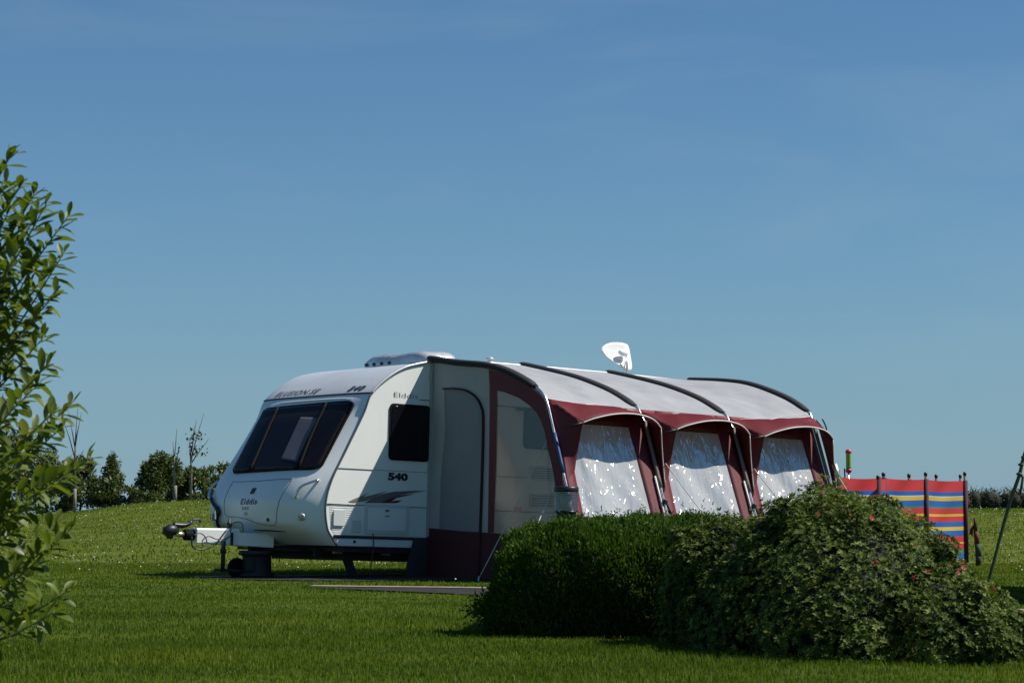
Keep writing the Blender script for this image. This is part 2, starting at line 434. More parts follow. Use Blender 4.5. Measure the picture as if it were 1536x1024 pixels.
# ------------------------------------------------------------------ fast leaf / blade meshes
def raw_mesh(name, verts, faces4, rnd, mat, parent=None, smooth_=False):
    """verts (n,3), faces4 (m,4) int; rnd per vertex"""
    me = bpy.data.meshes.new(name)
    me.vertices.add(len(verts)); me.vertices.foreach_set('co', np.asarray(verts, np.float32).ravel())
    m = len(faces4)
    me.loops.add(m * 4); me.loops.foreach_set('vertex_index', np.asarray(faces4, np.int32).ravel())
    me.polygons.add(m); me.polygons.foreach_set('loop_start', np.arange(m, dtype=np.int32) * 4)
    me.polygons.foreach_set('loop_total', np.full(m, 4, np.int32))
    if smooth_: me.polygons.foreach_set('use_smooth', np.ones(m, bool))
    at = me.attributes.new('rnd', 'FLOAT', 'POINT'); at.data.foreach_set('value', np.asarray(rnd, np.float32))
    me.materials.append(mat); me.update(calc_edges=True)
    return link(name, me, parent)

def norm(a): return a / np.maximum(np.linalg.norm(a, axis=-1, keepdims=True), 1e-9)

def leafgeo(pos, ax, nr, L, W, rnd, fold=.18, curl=.15):
    """6-vertex leaf in two quads folded on the midrib"""
    ax = norm(ax); sd = norm(np.cross(ax, nr)); nn = np.cross(sd, ax)
    L = L[:, None]; W = W[:, None]
    b = pos; mid = pos + ax * L * .5 + nn * L * curl * .3; tip = pos + ax * L - nn * L * curl * .6
    l = pos + ax * L * .45 + sd * W * .5 + nn * W * fold; r = pos + ax * L * .45 - sd * W * .5 + nn * W * fold
    v = np.stack([b, l, mid, r, tip], 1).reshape(-1, 3)
    k = np.arange(len(pos))[:, None] * 5
    f = np.concatenate([k + np.array([[0, 2, 4, 1]]), k + np.array([[0, 3, 4, 2]])], 1).reshape(-1, 4)
    return v, f, np.repeat(rnd, 5)

class Geo:
    def __init__(s): s.v = []; s.f = []; s.r = []; s.n = 0
    def add(s, v, f, r):
        s.v.append(v); s.f.append(f + s.n); s.r.append(r); s.n += len(v)
    def build(s, name, mat, parent=None, sm=False):
        return raw_mesh(name, np.concatenate(s.v), np.concatenate(s.f), np.concatenate(s.r), mat, parent, sm)

def rdir(n):
    return norm(RS.normal(size=(n, 3)))

# ------------------------------------------------------------------ grass
def blades(name, y0, y1, dens, h, w, xm=1.0, droop=.5):
    n = int(dens * .226 * (y1 ** 2 - y0 ** 2) * 1.0 + dens * 2 * xm * (y1 - y0))
    y = np.sqrt(RS.uniform(y0 ** 2, y1 ** 2, n)); x = RS.uniform(-1, 1, n) * (.226 * y + xm)
    # clumping
    k = np.sin(x * 9 + 2 * np.sin(y * 5)) * np.sin(y * 8 + 2 * np.sin(x * 6))
    keep = RS.uniform(size=n) < .72 + .28 * k
    keep &= ~inpoly(x, y, ROADPOLY) & ~inpoly(x, y, PADPOLY)
    x, y = x[keep], y[keep]; n = len(x)
    z = H(x, y) - .004
    hh = h * RS.uniform(.55, 1.25, n) * (1 + .25 * np.sin(x * 2.1 + y) * np.sin(y * 1.7))
    low = (y > 17) & (y < 27); hh[low] *= .72
    a = RS.uniform(0, 2 * np.pi, n)
    d = np.stack([np.cos(a), np.sin(a), np.zeros(n)], 1)
    ln = RS.uniform(.1, 1, n)[:, None] * droop
    sd = np.stack([-np.sin(a), np.cos(a), np.zeros(n)], 1) * (w * RS.uniform(.6, 1.3, n))[:, None] * .5
    p = np.stack([x, y, z], 1); up = np.array([[0, 0, 1.0]])
    H1 = hh[:, None]
    mid = p + up * H1 * .6 + d * H1 * .25 * ln
    tip = p + up * H1 * (1 - .25 * ln) + d * H1 * .8 * ln
    v = np.stack([p - sd, p + sd, mid + sd * .75, mid - sd * .75, tip + sd * .12, tip - sd * .12], 1).reshape(-1, 3)
    k = np.arange(n)[:, None] * 6
    f = np.concatenate([k + np.array([[0, 1, 2, 3]]), k + np.array([[3, 2, 4, 5]])], 1).reshape(-1, 4)
    r = np.clip(RS.beta(2, 2.2, n) * .9 + .14 * (smooth(23.5, 26, y) - .1) + .10 * np.sin(x * .8 + 1.7 * np.sin(y * .31)) * np.sin(y * .6) + (RS.uniform(size=n) < .035) * .6, 0, 1)
    return v, f, np.repeat(r, 6)
G = Geo()
G.add(*blades('g', 7.5, 13.5, 5600, .033, .0042, 1.8))
G.add(*blades('g', 13.5, 20, 2900, .034, .0052, 2.2))
G.add(*blades('g', 20, 32, 1150, .036, .008, 3))
G.add(*blades('g', 32, 90, 75, .045, .02, 8))
tag(G.build('grass', M['grass']), 'short green lawn grass growing over the whole ground', 'grass', kind='stuff')

# daisies: too many to count
def daisies():
    n = 5200
    y = np.concatenate([RS.uniform(27, 84, n - 34), RS.uniform(14, 27, 34)]); x = RS.uniform(-1, 1, n) * (.226 * y + 1)
    cl = np.sin(x * .9 + 3 * np.sin(y * .35)) * np.sin(y * .55 + 1.2 * np.sin(x * .4)) + .5 * np.sin(x * 3.1) * np.sin(y * 2.3)
    keep = RS.uniform(size=n) < np.clip(.45 + .55 * cl, .05, 1); keep &= ~inpoly(x, y, ROADPOLY) & ~inpoly(x, y, PADPOLY)
    x, y = x[keep], y[keep]; n = len(x)
    p = np.stack([x, y, H(x, y) + RS.uniform(.035, .06, n)], 1)
    r = RS.uniform(.005, .0115, n) * np.interp(y, [10, 30, 80], [.75, 1.0, 1.6])
    ax = norm(np.stack([RS.normal(0, .5, n), RS.normal(-.6, .5, n), RS.uniform(.2, .9, n)], 1))
    s1 = norm(np.cross(ax, np.array([[1., 0, .01]]))); s2 = np.cross(ax, s1)
    v = np.stack([p + s1 * r[:, None], p + s2 * r[:, None], p - s1 * r[:, None], p - s2 * r[:, None]], 1).reshape(-1, 3)
    f = np.arange(n)[:, None] * 4 + np.array([[0, 1, 2, 3]])
    tag(raw_mesh('daisies', v, f, np.zeros(n * 4), M['daisy']), 'tiny white daisies scattered over the grass', 'flowers', kind='stuff')
daisies()

# ------------------------------------------------------------------ text outlines
def text2d(s, size, shear=0, bold=0, xs=1.0, space=1.0):
    cu = bpy.data.curves.new('t', 'FONT'); cu.body = s; cu.size = size; cu.shear = shear; cu.offset = bold; cu.resolution_u = 3; cu.space_character = space
    o = bpy.data.objects.new('t', cu); C.objects.link(o)
    dg = bpy.context.evaluated_depsgraph_get(); e = o.evaluated_get(dg); me = e.to_mesh()
    vs = [(v.co.x * xs, v.co.y) for v in me.vertices]; fs = [tuple(p.vertices) for p in me.polygons]
    e.to_mesh_clear(); bpy.data.objects.remove(o); bpy.data.curves.remove(cu)
    w = max(v[0] for v in vs) - min(v[0] for v in vs); x0 = min(v[0] for v in vs)
    return [(x - x0, y) for x, y in vs], fs, w
#SPLIT1

# ------------------------------------------------------------------ caravan
PHI, TH = R(37.65), R(1.8)
ORG = (-1.93, 24.71, .03)
caravan = empty('caravan', 'white touring caravan with dark front window and red stripes, parked on the hardstanding', 'caravan', ORG, (0, TH, PHI))
LOC = lambda u, v, w: (u, -v, w)          # u along the caravan to its rear, v out of its near side, w up
ROT = Matrix.Rotation(PHI, 3, 'Z') @ Matrix.Rotation(TH, 3, 'Y')
def world(u, v, w): return Vector(ORG) + ROT @ Vector(LOC(u, v, w))
def mb(): return MB(LOC)
PROF = np.array([(.02, .375), (-.053, .466), (-.115, .573), (-.144, .81), (-.077, 1.079), (.109, 1.437), (.314, 1.828), (.411, 2.055), (.61, 2.239), (.831, 2.366), (1.057, 2.434), (1.286, 2.473), (1.6, 2.50)])
_pd = np.array(catmull(PROF, 10))
def FN(w): return float(np.interp(w, _pd[:, 1], _pd[:, 0]))
def FB(w): return float(np.interp(w, [.375, .5, .6, .85, 1.1, 1.25, 1.75, 2.06, 2.3, 2.47], [.12, .28, .38, .39, .34, .30, .185, .08, .03, 0]))
WID = 2.26
def FS(t, w): return Vector((FN(w) - FB(w) * (1 - abs(2 * t - 1) ** 4.5), -WID * t, w))
def FSO(t, w, off):
    e = .004
    a = FS(t + e, w) - FS(t - e, w); b = FS(t, w + e) - FS(t, w - e)
    nn = a.cross(b)
    nn.normalize()
    if nn.x > 0: nn = -nn
    return FS(t, w) + nn * off
def uniq(v): return tuple(v)

# outer shell: moulded front sweeping over into the roof
b = mb(); ws = [float(p[1]) for p in _pd]
nt_ = 40
ts = [.5 - .5 * math.copysign(abs(1 - 2 * k / nt_) ** .7, 1 - 2 * k / nt_) for k in range(nt_ + 1)]
wfront = [w for w in ws if w <= 2.06] ; wcap = [2.06] + [w for w in ws if w > 2.06]
wfront.append(2.06)
b.grid(lambda s, t: FS(ts[round(t * nt_)], wfront[round(s * (len(wfront) - 1))]), len(wfront) - 1, nt_)
b.build('front_panel', M['front'], caravan)
b = mb()
def roofpt(s, t):
    k = s * (len(wcap) + 11); i = int(round(k)); tt = ts[round(t * nt_)]
    if i < len(wcap): return FS(tt, wcap[i])
    j = i - len(wcap) + 1
    rear = [(2.2, 2.515), (3, 2.52), (4, 2.52), (4.8, 2.51), (5.2, 2.48), (5.35, 2.42), (5.43, 2.3), (5.45, 2.0), (5.46, 1.2), (5.46, .8), (5.44, .5), (5.42, .37)]
    u, w = rear[min(j - 1, 11)]
    return (u, -WID * tt, w)
b.grid(roofpt, len(wcap) + 11, nt_)
b.build('roof', M['roofskin'], caravan)
# side walls and floor
outl = [(float(u), float(w)) for u, w in _pd] + [(2.2, 2.515), (3, 2.52), (4, 2.52), (4.8, 2.51), (5.2, 2.48), (5.35, 2.42), (5.43, 2.3), (5.45, 2.0), (5.46, 1.2), (5.46, .8), (5.44, .5), (5.42, .37)]
for v in (0.0, -WID):
    b = mb(); b.prism([(u, v, w) for u, w in outl], (0, -.012 if v == 0 else .012, 0))
    b.build('side_wall', M['white'], caravan)
b = mb(); b.box((2.75, -WID / 2, .34), (5.3, WID - .06, .06)); b.box((2.3, -.42, .29), (4.6, .05, .09)); b.box((2.3, -1.8, .29), (4.6, .05, .09))
b.box((.72, -.95, .265), (.95, 1.5, .10)); b.box((3.3, -1.1, .27), (.12, 2.0, .12))
b.tube([(.35, -.62, .30), (-.30, -.98, .325)], .03, 6); b.tube([(.35, -1.66, .30), (-.30, -1.28, .325)], .03, 6)
b.build('chassis', M['dark'], caravan)
# edge rails
lo = [(float(u), .006, float(w)) for u, w in _pd if w <= 2.07]; hi = [(float(u), .006, float(w)) for u, w in _pd if w >= 2.05] + [(2.2, .006, 2.512), (3, .006, 2.517), (4, .006, 2.517), (4.8, .006, 2.507), (5.2, .006, 2.477)]
mb().tube(lo, .011, 6).build('edge_rail', M['rail'], caravan)
mb().tube(hi, .016, 6).build('awning_rail', M['railL'], caravan)
mb().tube([tuple(FSO(t, 2.06, .003)) for t in np.linspace(.004, .996, 40)], .011, 6).build('front_trim', M['black'], caravan)
mb().tube([tuple(FSO(t, 2.005 + .0 * t, .004)) for t in np.linspace(.10, .80, 30)], [.002 + .009 * math.sin(math.pi * k / 29) for k in range(30)], 6).build('front_ridge', M['front'], caravan)

# side trim lines
def sideline(name, pts, r, mat, v=.004): return mb().tube([(u, v, w) for u, w in pts], r, 4, flat=.5).build(name, mat, caravan)
sideline('panel_seam', [(FN(1.215) + .02, 1.217), (5.4, 1.217)], .0035, M['rail'])
sideline('stripe', [(FN(.825) + .02, .825), (.365, .823)], .007, M['redline']); sideline('stripe', [(.96, .823), (5.42, .823)], .007, M['redline'])
sideline('stripe', [(1.06, 2.026), (5.4, 2.03)], .008, M['redline'])
b = mb()
for k in range(13):
    w = .50 + k * .0243
    b.box((2.73 + .5 * (FN(w) + .03), .0025, w), (5.40 - FN(w) - .03, .003, .012))
b.build('ribbed_panel', M['white'], caravan)
b = mb(); b.tube([(-.03, .012, .474), (5.4, .012, .474)], .016, 8); b.build('bumper_rail', M['black'], caravan)
b = mb(); b.box((.515, .002, .415), (1.01, .02, .085), bev=.006); b.build('skirt_panel', M['white'], caravan)
mb().lathe((.24, .010, .423), [(.0, 0), (.017, 0), (.017, .006), (0.0, .006)], (0, 1, 0), 14).build('socket', M['black'], caravan)
for (u, w) in ((.16, .30), (.80, .295)): mb().box((u, -.19, w), (.12, .02, .02)).build('reflector_strip', M['railL'], caravan)

def rrect(x0, x1, y0, y1, r, n=5):
    o = []
    for cx, cy, a0 in ((x1 - r, y0 + r, -90), (x1 - r, y1 - r, 0), (x0 + r, y1 - r, 90), (x0 + r, y0 + r, 180)):
        for k in range(n + 1):
            a = R(a0 + 90 * k / n); o.append((cx + r * math.cos(a), cy + r * math.sin(a)))
    return o
def sidepanel(name, mat, u0, u1, w0, w1, v0, v1, r, parent=caravan):
    return mb().prism([(u, v0, w) for u, w in rrect(u0, u1, w0, w1, r)], (0, v1 - v0, 0)).build(name, mat, parent)
# near-side windows
def sidewindow(u0, u1, w0, w1):
    f = sidepanel('side_window', M['rubber'], u0, u1, w0, w1, .0, .016, .05)
    sidepanel('pane', M['glass'], u0 + .022, u1 - .018, w0 + .022, w1 - .022, .012, .022, .04, f)
    for k in (0, 1): mb().tube([(u0 + .06 + k * (u1 - u0 - .12), .024, w1 - .035), (u0 + .10 + k * (u1 - u0 - .12), .024, w1 - .035)], .006, 6).build('hinge_cap', M['chrome'] if k == 0 else M['black'], f)
sidewindow(.662, 1.205, 1.335, 1.965)
sidewindow(2.55, 3.22, 1.555, 2.02)
# door, hidden in the awning
d = sidepanel('door', M['white'], 3.7, 4.32, .48, 2.2, .0, .012, .06)
sidepanel('door_window', M['glass'], 3.8, 4.22, 1.45, 2.0, .0122, .018, .05, d)
# fridge vents
for (u0, u1, w0, w1) in ((2.655, 3.08, 1.195, 1.362), (2.66, 3.085, .875, 1.045)):
    f = sidepanel('vent', M['panel'], u0, u1, w0, w1, 0, .012, .012)
    bb = mb()
    for k in range(5):
        w = w0 + .03 + k * (w1 - w0 - .06) / 4
        bb.box(((u0 + u1) / 2, .0135, w), (u1 - u0 - .05, .006, .009))
    bb.build('slats', M['rail'], f)
# locker, hatches
f = sidepanel('locker_hatch', M['panel'], .367, .955, .515, .838, .0, .016, .02)
sidepanel('locker_door', M['white'], .41, .912, .555, .80, .016, .021, .012, f)
mb().box((.655, .024, .775), (.05, .008, .018)).build('latch', M['rail'], f); mb().box((.66, .024, .715), (.06, .008, .008)).build('latch', M['rail'], f)
sidepanel('mains_flap', M['panel'], -.043, .10, .592, .757, .006, .022, .012)
sidepanel('water_inlet_flap', M['panel'], .198, .318, .530, .655, .006, .022, .012)
sidepanel('marker_lamp', M['orange'], 2.44, 2.53, .835, .875, .0, .02, .006)
sidepanel('awning_lamp', M['black'], 2.43, 2.53, 1.99, 2.025, .0, .05, .01)
# stickers and lettering
def sideflat(name, mat, pts, v=.0035): return mb().prism([(u, v, w) for u, w in pts], (0, .0012, 0)).build(name, mat, caravan)
sideflat('decal', M['decal2'], [(.15, .856), (.247, .898), (.418, .961), (.337, .913), (.487, .946), (.667, .993), (.529, .934), (.376, .87), (.222, .851)])
sideflat('decal', M['decal'], [(.366, .849), (.457, .906), (.601, .957), (.747, .987), (1.022, 1.008), (1.193, 1.012), (.959, .977), (.77, .934), (.656, .887), (.573, .856)])
sideflat('decal', M['redline'], [(.574, .855), (.666, .901), (.812, .943), (1.044, .981), (.938, .952), (.791, .923), (.719, .882), (.866, .898), (.793, .864)], .0055)
def sidetext(name, s, u0, u1, w, size, mat, bold, shear=0, v=.004, serif=0):
    vs, fs, wd = text2d(s, size, shear, bold)
    k = (u1 - u0) / wd
    b = mb(); b.add([(u0 + x * k, v, w + y) for x, y in vs], fs)
    if serif:
        pass
    return b.build(name, mat, caravan)
sidetext('number', '540', .665, .935, 1.118, .105, M['letters'], .006)
sidetext('lettering', 'Elddis', .715, 1.04, 2.035, .082, M['letters'], -.0015)
def fronttext(name, s, tw0, tw1, size, mat, bold, shear=.16, off=.005):
    vs, fs, wd = text2d(s, size, shear, bold, 1.0, 1.16)
    b = mb(); o = []
    for x, y in vs:
        k = x / wd; t = tw0[0] + (tw1[0] - tw0[0]) * k; w = tw0[1] + (tw1[1] - tw0[1]) * k + y * .9
        o.append(tuple(FSO(t, w, off)))
    b.add(o, fs); return b.build(name, mat, caravan)
fronttext('lettering', 'ELUSION.SE', (.880, 2.096), (.465, 2.096), .092, M['letters'], .0008)
fronttext('number', '540', (.195, 2.098), (.075, 2.098), .085, M['letters'], .004)
fronttext('lettering', 'Elddis', (.50, .808), (.345, .808), .095, M['letters'], .002)
fronttext('lettering', '540', (.485, .745), (.42, .745), .06, M['decal'], .0)
fronttext('lettering', 'SE', (.47, .69), (.43, .69), .05, M['decal'], .0)

# patches following the bowed front
def quadmap(q):
    TL, TR, BR, BL = [np.array(p) for p in q]
    return lambda x, y: (TL * (1 - x) + TR * x) * y + (BL * (1 - x) + BR * x) * (1 - y)
def patch(name, mat, q, off, r=.1, parent=caravan, rings=14, thick=.006):
    qm = quadmap(q); o = []; o0 = rrect(0, 1, 0, 1, r, 5)
    for i in range(len(o0)):
        a_, c_ = np.array(o0[i]), np.array(o0[(i + 1) % len(o0)]); m_ = max(1, int(np.hypot(*(c_ - a_)) / .06))
        o += [tuple(a_ + (c_ - a_) * k / m_) for k in range(m_)]
    n = len(o); b = mb(); vs = []; fs = []
    for k in range(rings + 1):
        s_ = 1 - k / (rings + .3)
        for x, y in o:
            t, w = qm(.5 + (x - .5) * s_, .5 + (y - .5) * s_); vs.append(tuple(FSO(t, w, off)))
    for k in range(rings):
        for i in range(n): fs.append((k * n + i, k * n + (i + 1) % n, (k + 1) * n + (i + 1) % n, (k + 1) * n + i))
    fs.append(tuple(rings * n + i for i in range(n)))
    m0 = len(vs)
    for x, y in o:
        t, w = qm(x, y); vs.append(tuple(FSO(t, w, off - thick)))
    for i in range(n): fs.append((i, m0 + i, m0 + (i + 1) % n, (i + 1) % n))
    b.add(vs, fs, True); return b.build(name, mat, parent)
fw = patch('front_window', M['inner'], [(.886, 1.94), (.070, 1.966), (.053, 1.196), (.722, 1.163)], .012, .07, thick=.02)
def outline(q, r, n=8):
    qm = quadmap(q); return [qm(x, y) for x, y in rrect(0, 1, 0, 1, r, n)]
o = outline([(.886, 1.94), (.070, 1.966), (.053, 1.196), (.722, 1.163)], .07)
def ringtube(pts, off, r, name, mat, parent, sub=6):
    P = []
    for i in range(len(pts)):
        a, c = np.array(pts[i]), np.array(pts[(i + 1) % len(pts)])
        m_ = max(1, int(np.hypot((c - a)[0] * 2.2, (c - a)[1]) / .05))
        for k in range(m_): P.append(tuple(FSO(*(a + (c - a) * k / m_), off)))
    P.append(P[0]); return mb().tube(P, r, 6, cap=False).build(name, mat, parent)
ringtube(o, .010, .013, 'window_seal', M['rubber'], fw)
patch('daylight_patch', M['daylight_patch'], [(.433, 1.80), (.268, 1.78), (.195, 1.275), (.335, 1.31)], .018, .03, fw, thick=.004)  # pale patch added, its colour standing in for daylight from a side window
patch('pane', M['pane'], [(.872, 1.922), (.722, 1.925), (.553, 1.183), (.705, 1.180)], .030, .05, fw)
patch('pane', M['pane'], [(.70, 1.925), (.283, 1.935), (.163, 1.195), (.515, 1.186)], .034, .05, fw)
patch('pane', M['pane'], [(.25, 1.94), (.088, 1.945), (.070, 1.212), (.128, 1.204)], .030, .05, fw)
for a, c in (((.712, 1.93), (.533, 1.175)), ((.268, 1.945), (.145, 1.19))):
    mb().tube([tuple(FSO(a[0] + (c[0] - a[0]) * k / 12, a[1] + (c[1] - a[1]) * k / 12, .036)) for k in range(13)], .019, 6, flat=.6).build('window_bar', M['rubber'], fw)
# gas locker lid
HT = [(.658, 1.067), (.58, 1.062), (.40, 1.068), (.25, 1.082), (.152, 1.087), (.168, .95), (.19, .75), (.206, .612), (.235, .578), (.27, .575), (.36, .60), (.45, .645), (.55, .668), (.63, .67), (.655, .70), (.66, .85)]
ringtube(HT, .001, .004, 'locker_lid_seam', M['rail'], caravan)
patch('lid_handle', M['black'], [(.43, .985), (.395, .988), (.40, .925), (.435, .922)], .008, .1)
patch('lid_lock', M['black'], [(.272, .658), (.252, .658), (.252, .622), (.272, .622)], .008, .4)
def grab(t0, w0, t1, w1, tm, wm):
    p = [FSO(t0, w0, .0), FSO(t0, w0, .035), FSO(tm, wm, .055), FSO(t1, w1, .045), FSO(t1 - .0, w1 + .01, .0)]
    pts = [tuple(q) for q in catmull(p, 6)]
    return mb().tube(pts, .014, 8).build('grab_handle', M['chrome'], caravan)
grab(.098, .885, .04, 1.06, .085, .985); grab(.902, .885, .96, 1.06, .915, .985)
for t, w in ((.074, .675), (.926, .675)):
    c_ = FSO(t, w, .0); n_ = (FSO(t, w, .02) - c_)
    f = mb().lathe(tuple(c_), [(.0, 0), (.042, .0), (.042, .012), (.03, .02), (0.0, .022)], tuple(n_), 16).build('marker_lamp', M['railL'], caravan)
# lower moulding ridge that fairs into the A-frame
mb().tube([tuple(FSO(t, .50 + .03 * math.sin(math.pi * t), .006)) for t in np.linspace(.20, .46, 14)], [.004 + .008 * math.sin(math.pi * k / 13) for k in range(14)], 6).build('front_vent', M['letters'], caravan)

# A-frame fairing, coupling
b = mb()
secs = [(-1.12, .085, .365, .530), (-.62, .14, .350, .538), (-.60, .15, .350, .492), (-.24, .26, .335, .498)]
rings = []
for u, hw, w0, w1 in secs:
    cr_ = .015
    rings.append([(u, -1.13 - hw, w0), (u, -1.13 + hw, w0), (u, -1.13 + hw, w1 - cr_), (u, -1.13 + hw - cr_, w1), (u, -1.13 - hw + cr_, w1), (u, -1.13 - hw, w1 - cr_)])
vs = [p for r_ in rings for p in r_]; fs = [(k * 6 + i, k * 6 + (i + 1) % 6, k * 6 + 6 + (i + 1) % 6, k * 6 + 6 + i) for k in range(3) for i in range(6)]
fs += [tuple(range(5, -1, -1)), tuple(range(18, 24))]
b.add(vs, fs); b.build('hitch_cover', M['white'], caravan, bevel=.006)
hp = mb()
prof = [(.0, 0), (.045, 0)]
for k in range(6): prof += [(.062, .008 + k * .02), (.046, .018 + k * .02)]
hp.lathe((-1.115, -1.13, .452), prof + [(.03, .128), (0, .128)], (-1, 0, 0), 16)
hp.build('hitch_gaiter', M['rubber'], caravan)
mb().tube([(-1.22, -1.13, .452), (-1.35, -1.13, .456)], .03, 10).build('coupling_tube', M['brass'], caravan)
hd = mb()
hd.tube([(-1.31, -1.13, .485), (-1.36, -1.13, .50), (-1.41, -1.13, .495), (-1.455, -1.13, .475), (-1.475, -1.13, .45)], [.03, .06, .07, .058, .03], 12)
hd.tube([(-1.41, -1.13, .46), (-1.41, -1.13, .405)], [.05, .03], 10)
h0 = hd.build('hitch_head', M['black'], caravan)
mb().tube([tuple(p) for p in catmull([(-1.37, -1.13, .555), (-1.25, -1.13, .552), (-1.17, -1.13, .575), (-1.135, -1.13, .612), (-1.075, -1.13, .625), (-1.04, -1.13, .612), (-1.042, -1.13, .586)], 5)], [.03] * 6 + [.024] * 7 + [.014] * 18, 8).build('hitch_handle', M['black'], h0)
def cable(name, pts, r, mat=None, v=-1.0, par=caravan):
    return mb().tube([tuple(p) for p in catmull([(u, v + (dv[0] if dv else 0), w) for u, w, *dv in pts], 5)], r, 6).build(name, mat or M['black'], par)
cable('cable', [(-1.21, .43), (-1.204, .348), (-1.184, .319), (-1.135, .297), (-1.025, .304), (-.953, .333), (-.905, .355, -.05)], .009)
cable('cable', [(-1.18, .45), (-1.118, .474), (-1.062, .452), (-1.023, .40), (-1.028, .363), (-1.058, .346), (-1.077, .372), (-1.06, .41), (-.994, .443), (-.907, .417), (-.784, .42), (-.712, .467)], .007, M['rail'])
cable('cable', [(-.715, .558, -.05), (-.788, .502), (-.846, .431), (-.905, .36)], .009)
cable('cable', [(-.725, .488), (-.716, .563), (-.68, .597), (-.618, .611), (-.573, .578), (-.565, .50)], .006, M['rail'])
mb().box((-.712, -.99, .42), (.02, .03, .14)).build('clamp_strap', M['black'], caravan)
mb().lathe((-.715, -1.05, .545), [(0, 0), (.03, 0), (.03, .05), (.012, .06), (.012, .10), (0, .1)], (0, 0, 1), 10).build('brake_lever', M['black'], caravan)
# socket lead tied to the front panel
mb().tube([tuple(FSO(t, w, .03)) for t, w in catmull([(.885, .974), (.82, .90), (.76, .82), (.70, .741), (.715, .66), (.745, .545)], 6)], [.012] * 8 + [.022] * 8 + [.028] * 6 + [.018] * 9, 8).build('plug_lead', M['black'], caravan)
mb().box((tuple(FSO(.735, .66, .03))[0], -1.70, .665), (.03, .05, .08), bev=.006).build('reflector', M['redlens'], caravan)
mb().box((tuple(FSO(.715, .68, .035))[0], -1.63, .69), (.03, .03, .11), bev=.006).build('reflector', M['chrome'], caravan)
# jockey wheel
j = mb(); j.tube([(-.808, -1.0, .40), (-.808, -1.0, .065)], .024, 10); j.tube([(-.808, -1.0, .31), (-.808, -1.0, .26)], .034, 10)
j.box((-.66, -1.05, .075), (.30, .012, .035)); j.box((-.66, -1.17, .075), (.30, .012, .035)); j.box((-.80, -1.11, .075), (.02, .13, .035))
jw = j.build('jockey_wheel', M['dark'], caravan)
mb().lathe((-.56, -1.155, .105), [(.0, 0), (.075, 0), (.105, .012), (.112, .04), (.105, .068), (.075, .08), (0, .08)], (0, 1, 0), 22).build('tyre', M['rubber'], jw)
# corner steadies, wheels, hook-up cable
for v in (-.2, -2.05):
    b = mb(); b.prism([(.225, v - .02, .25), (.345, v - .02, .25), (.43, v - .02, .03), (.345, v - .02, .03)], (0, .04, 0)); b.box((.385, v, .028), (.16, .10, .012)); b.build('corner_steady', M['dark'], caravan)
for v in (-.14, -WID + .14):
    wf = mb().lathe((3.2, v + (.07 if v > -1 else -.07), .41), [(0, 0), (.2, 0), (.29, -.01), (.31, -.04), (.31, -.14), (.29, -.17), (.2, -.17), (0, -.17)], (0, 1 if v > -1 else -1, 0), 28).build('wheel', M['rubber'], caravan)
    mb().lathe((3.2, v + (.075 if v > -1 else -.075), .41), [(0, 0), (.06, 0), (.18, -.02), (.2, .0), (.2, .004), (0, .006)], (0, 1 if v > -1 else -1, 0), 28).build('rim', M['railL'], wf)
cable('hook_up_cable', [(.465, .52), (.478, .44), (.477, .366), (.466, .27), (.453, .178), (.440, .05), (.47, .03), (.60, .035, -.2), (.7, .03, -.6)], .006, M['redline'], v=.035)
# roof fittings
def domept(a, bq):
    # superellipse dome: transverse rooflight
    an = a * 2 * math.pi; ca, sa = math.cos(an), math.sin(an)
    e = .35
    x = math.copysign(abs(ca) ** e, ca); y = math.copysign(abs(sa) ** e, sa)
    h = [0, .03, .085, .125, .142, .147][round(bq * 5)]; s_ = [1, 1.0, .97, .86, .6, .02][round(bq * 5)]
    v = -.91 + y * .68 * s_; u = 1.55 + x * .25 * s_
    return (u, v, 2.474 + (u - 1.3) * .06 + h + .012 * math.sin(v * 9))
rl = mb().grid(domept, 40, 5).build('rooflight', M['dome'], caravan)
for k in range(4): mb().tube([(1.285, -1.44 + k * .16, 2.508), (1.315, -1.44 + k * .16, 2.512)], .019, 10).build('catch', M['black'], rl)
fl = mb().lathe((2.43, -.52, 2.50), [(0, 0), (.05, 0), (.05, .02), (.033, .025), (.033, .09), (.0, .09)], (0, 0, 1), 14).build('flue', M['railL'], caravan)
mb().lathe((2.43, -.52, 2.605), [(0, 0), (.045, 0), (.05, .012), (.03, .028), (0, .03)], (0, 0, 1), 14).build('flue_cap', M['railL'], fl)
# satellite dish
DC = Vector((4.25, -.36, 2.80))
dn = Vector((-.05, .90, .30)).normalized(); dx = Vector((1, 0, 0)); dx = (dx - dn * dx.dot(dn)).normalized(); dy = dn.cross(dx)
if dy.z < 0: dy = -dy
OUT = [(-.225, .02), (-.205, .075), (-.15, .115), (-.06, .145), (.04, .155), (.13, .152), (.19, .135), (.208, .09), (.207, .0), (.204, -.09), (.195, -.16), (.165, -.205), (.11, -.20), (.03, -.165), (-.06, -.12), (-.14, -.07), (-.20, -.025)]
OUT = [tuple(p) for p in catmull([OUT[-1]] + OUT + [OUT[0]], 3)][3:-4]
b = mb(); vs = []; fs = []; n_ = len(OUT)
for side, o_ in ((1, 0), (-1, -.012)):
    for k in range(6):
        s_ = 1 - k / 5.2
        for x, y in OUT: vs.append(tuple(DC + dx * x * s_ + dy * y * s_ - dn * (.022 * (1 - s_ * s_)) + dn * o_))
for q in range(2):
    for k in range(5):
        for i in range(n_): 
            a_ = q * 6 * n_ + k * n_
            fs.append((a_ + i, a_ + (i + 1) % n_, a_ + n_ + (i + 1) % n_, a_ + n_ + i))
    fs.append(tuple(q * 6 * n_ + 5 * n_ + i for i in range(n_)))
for i in range(n_): fs.append((i, 6 * n_ + i, 6 * n_ + (i + 1) % n_, (i + 1) % n_))
b.add(vs, fs, True)
sd = b.build('satellite_dish', M['dish'], caravan)
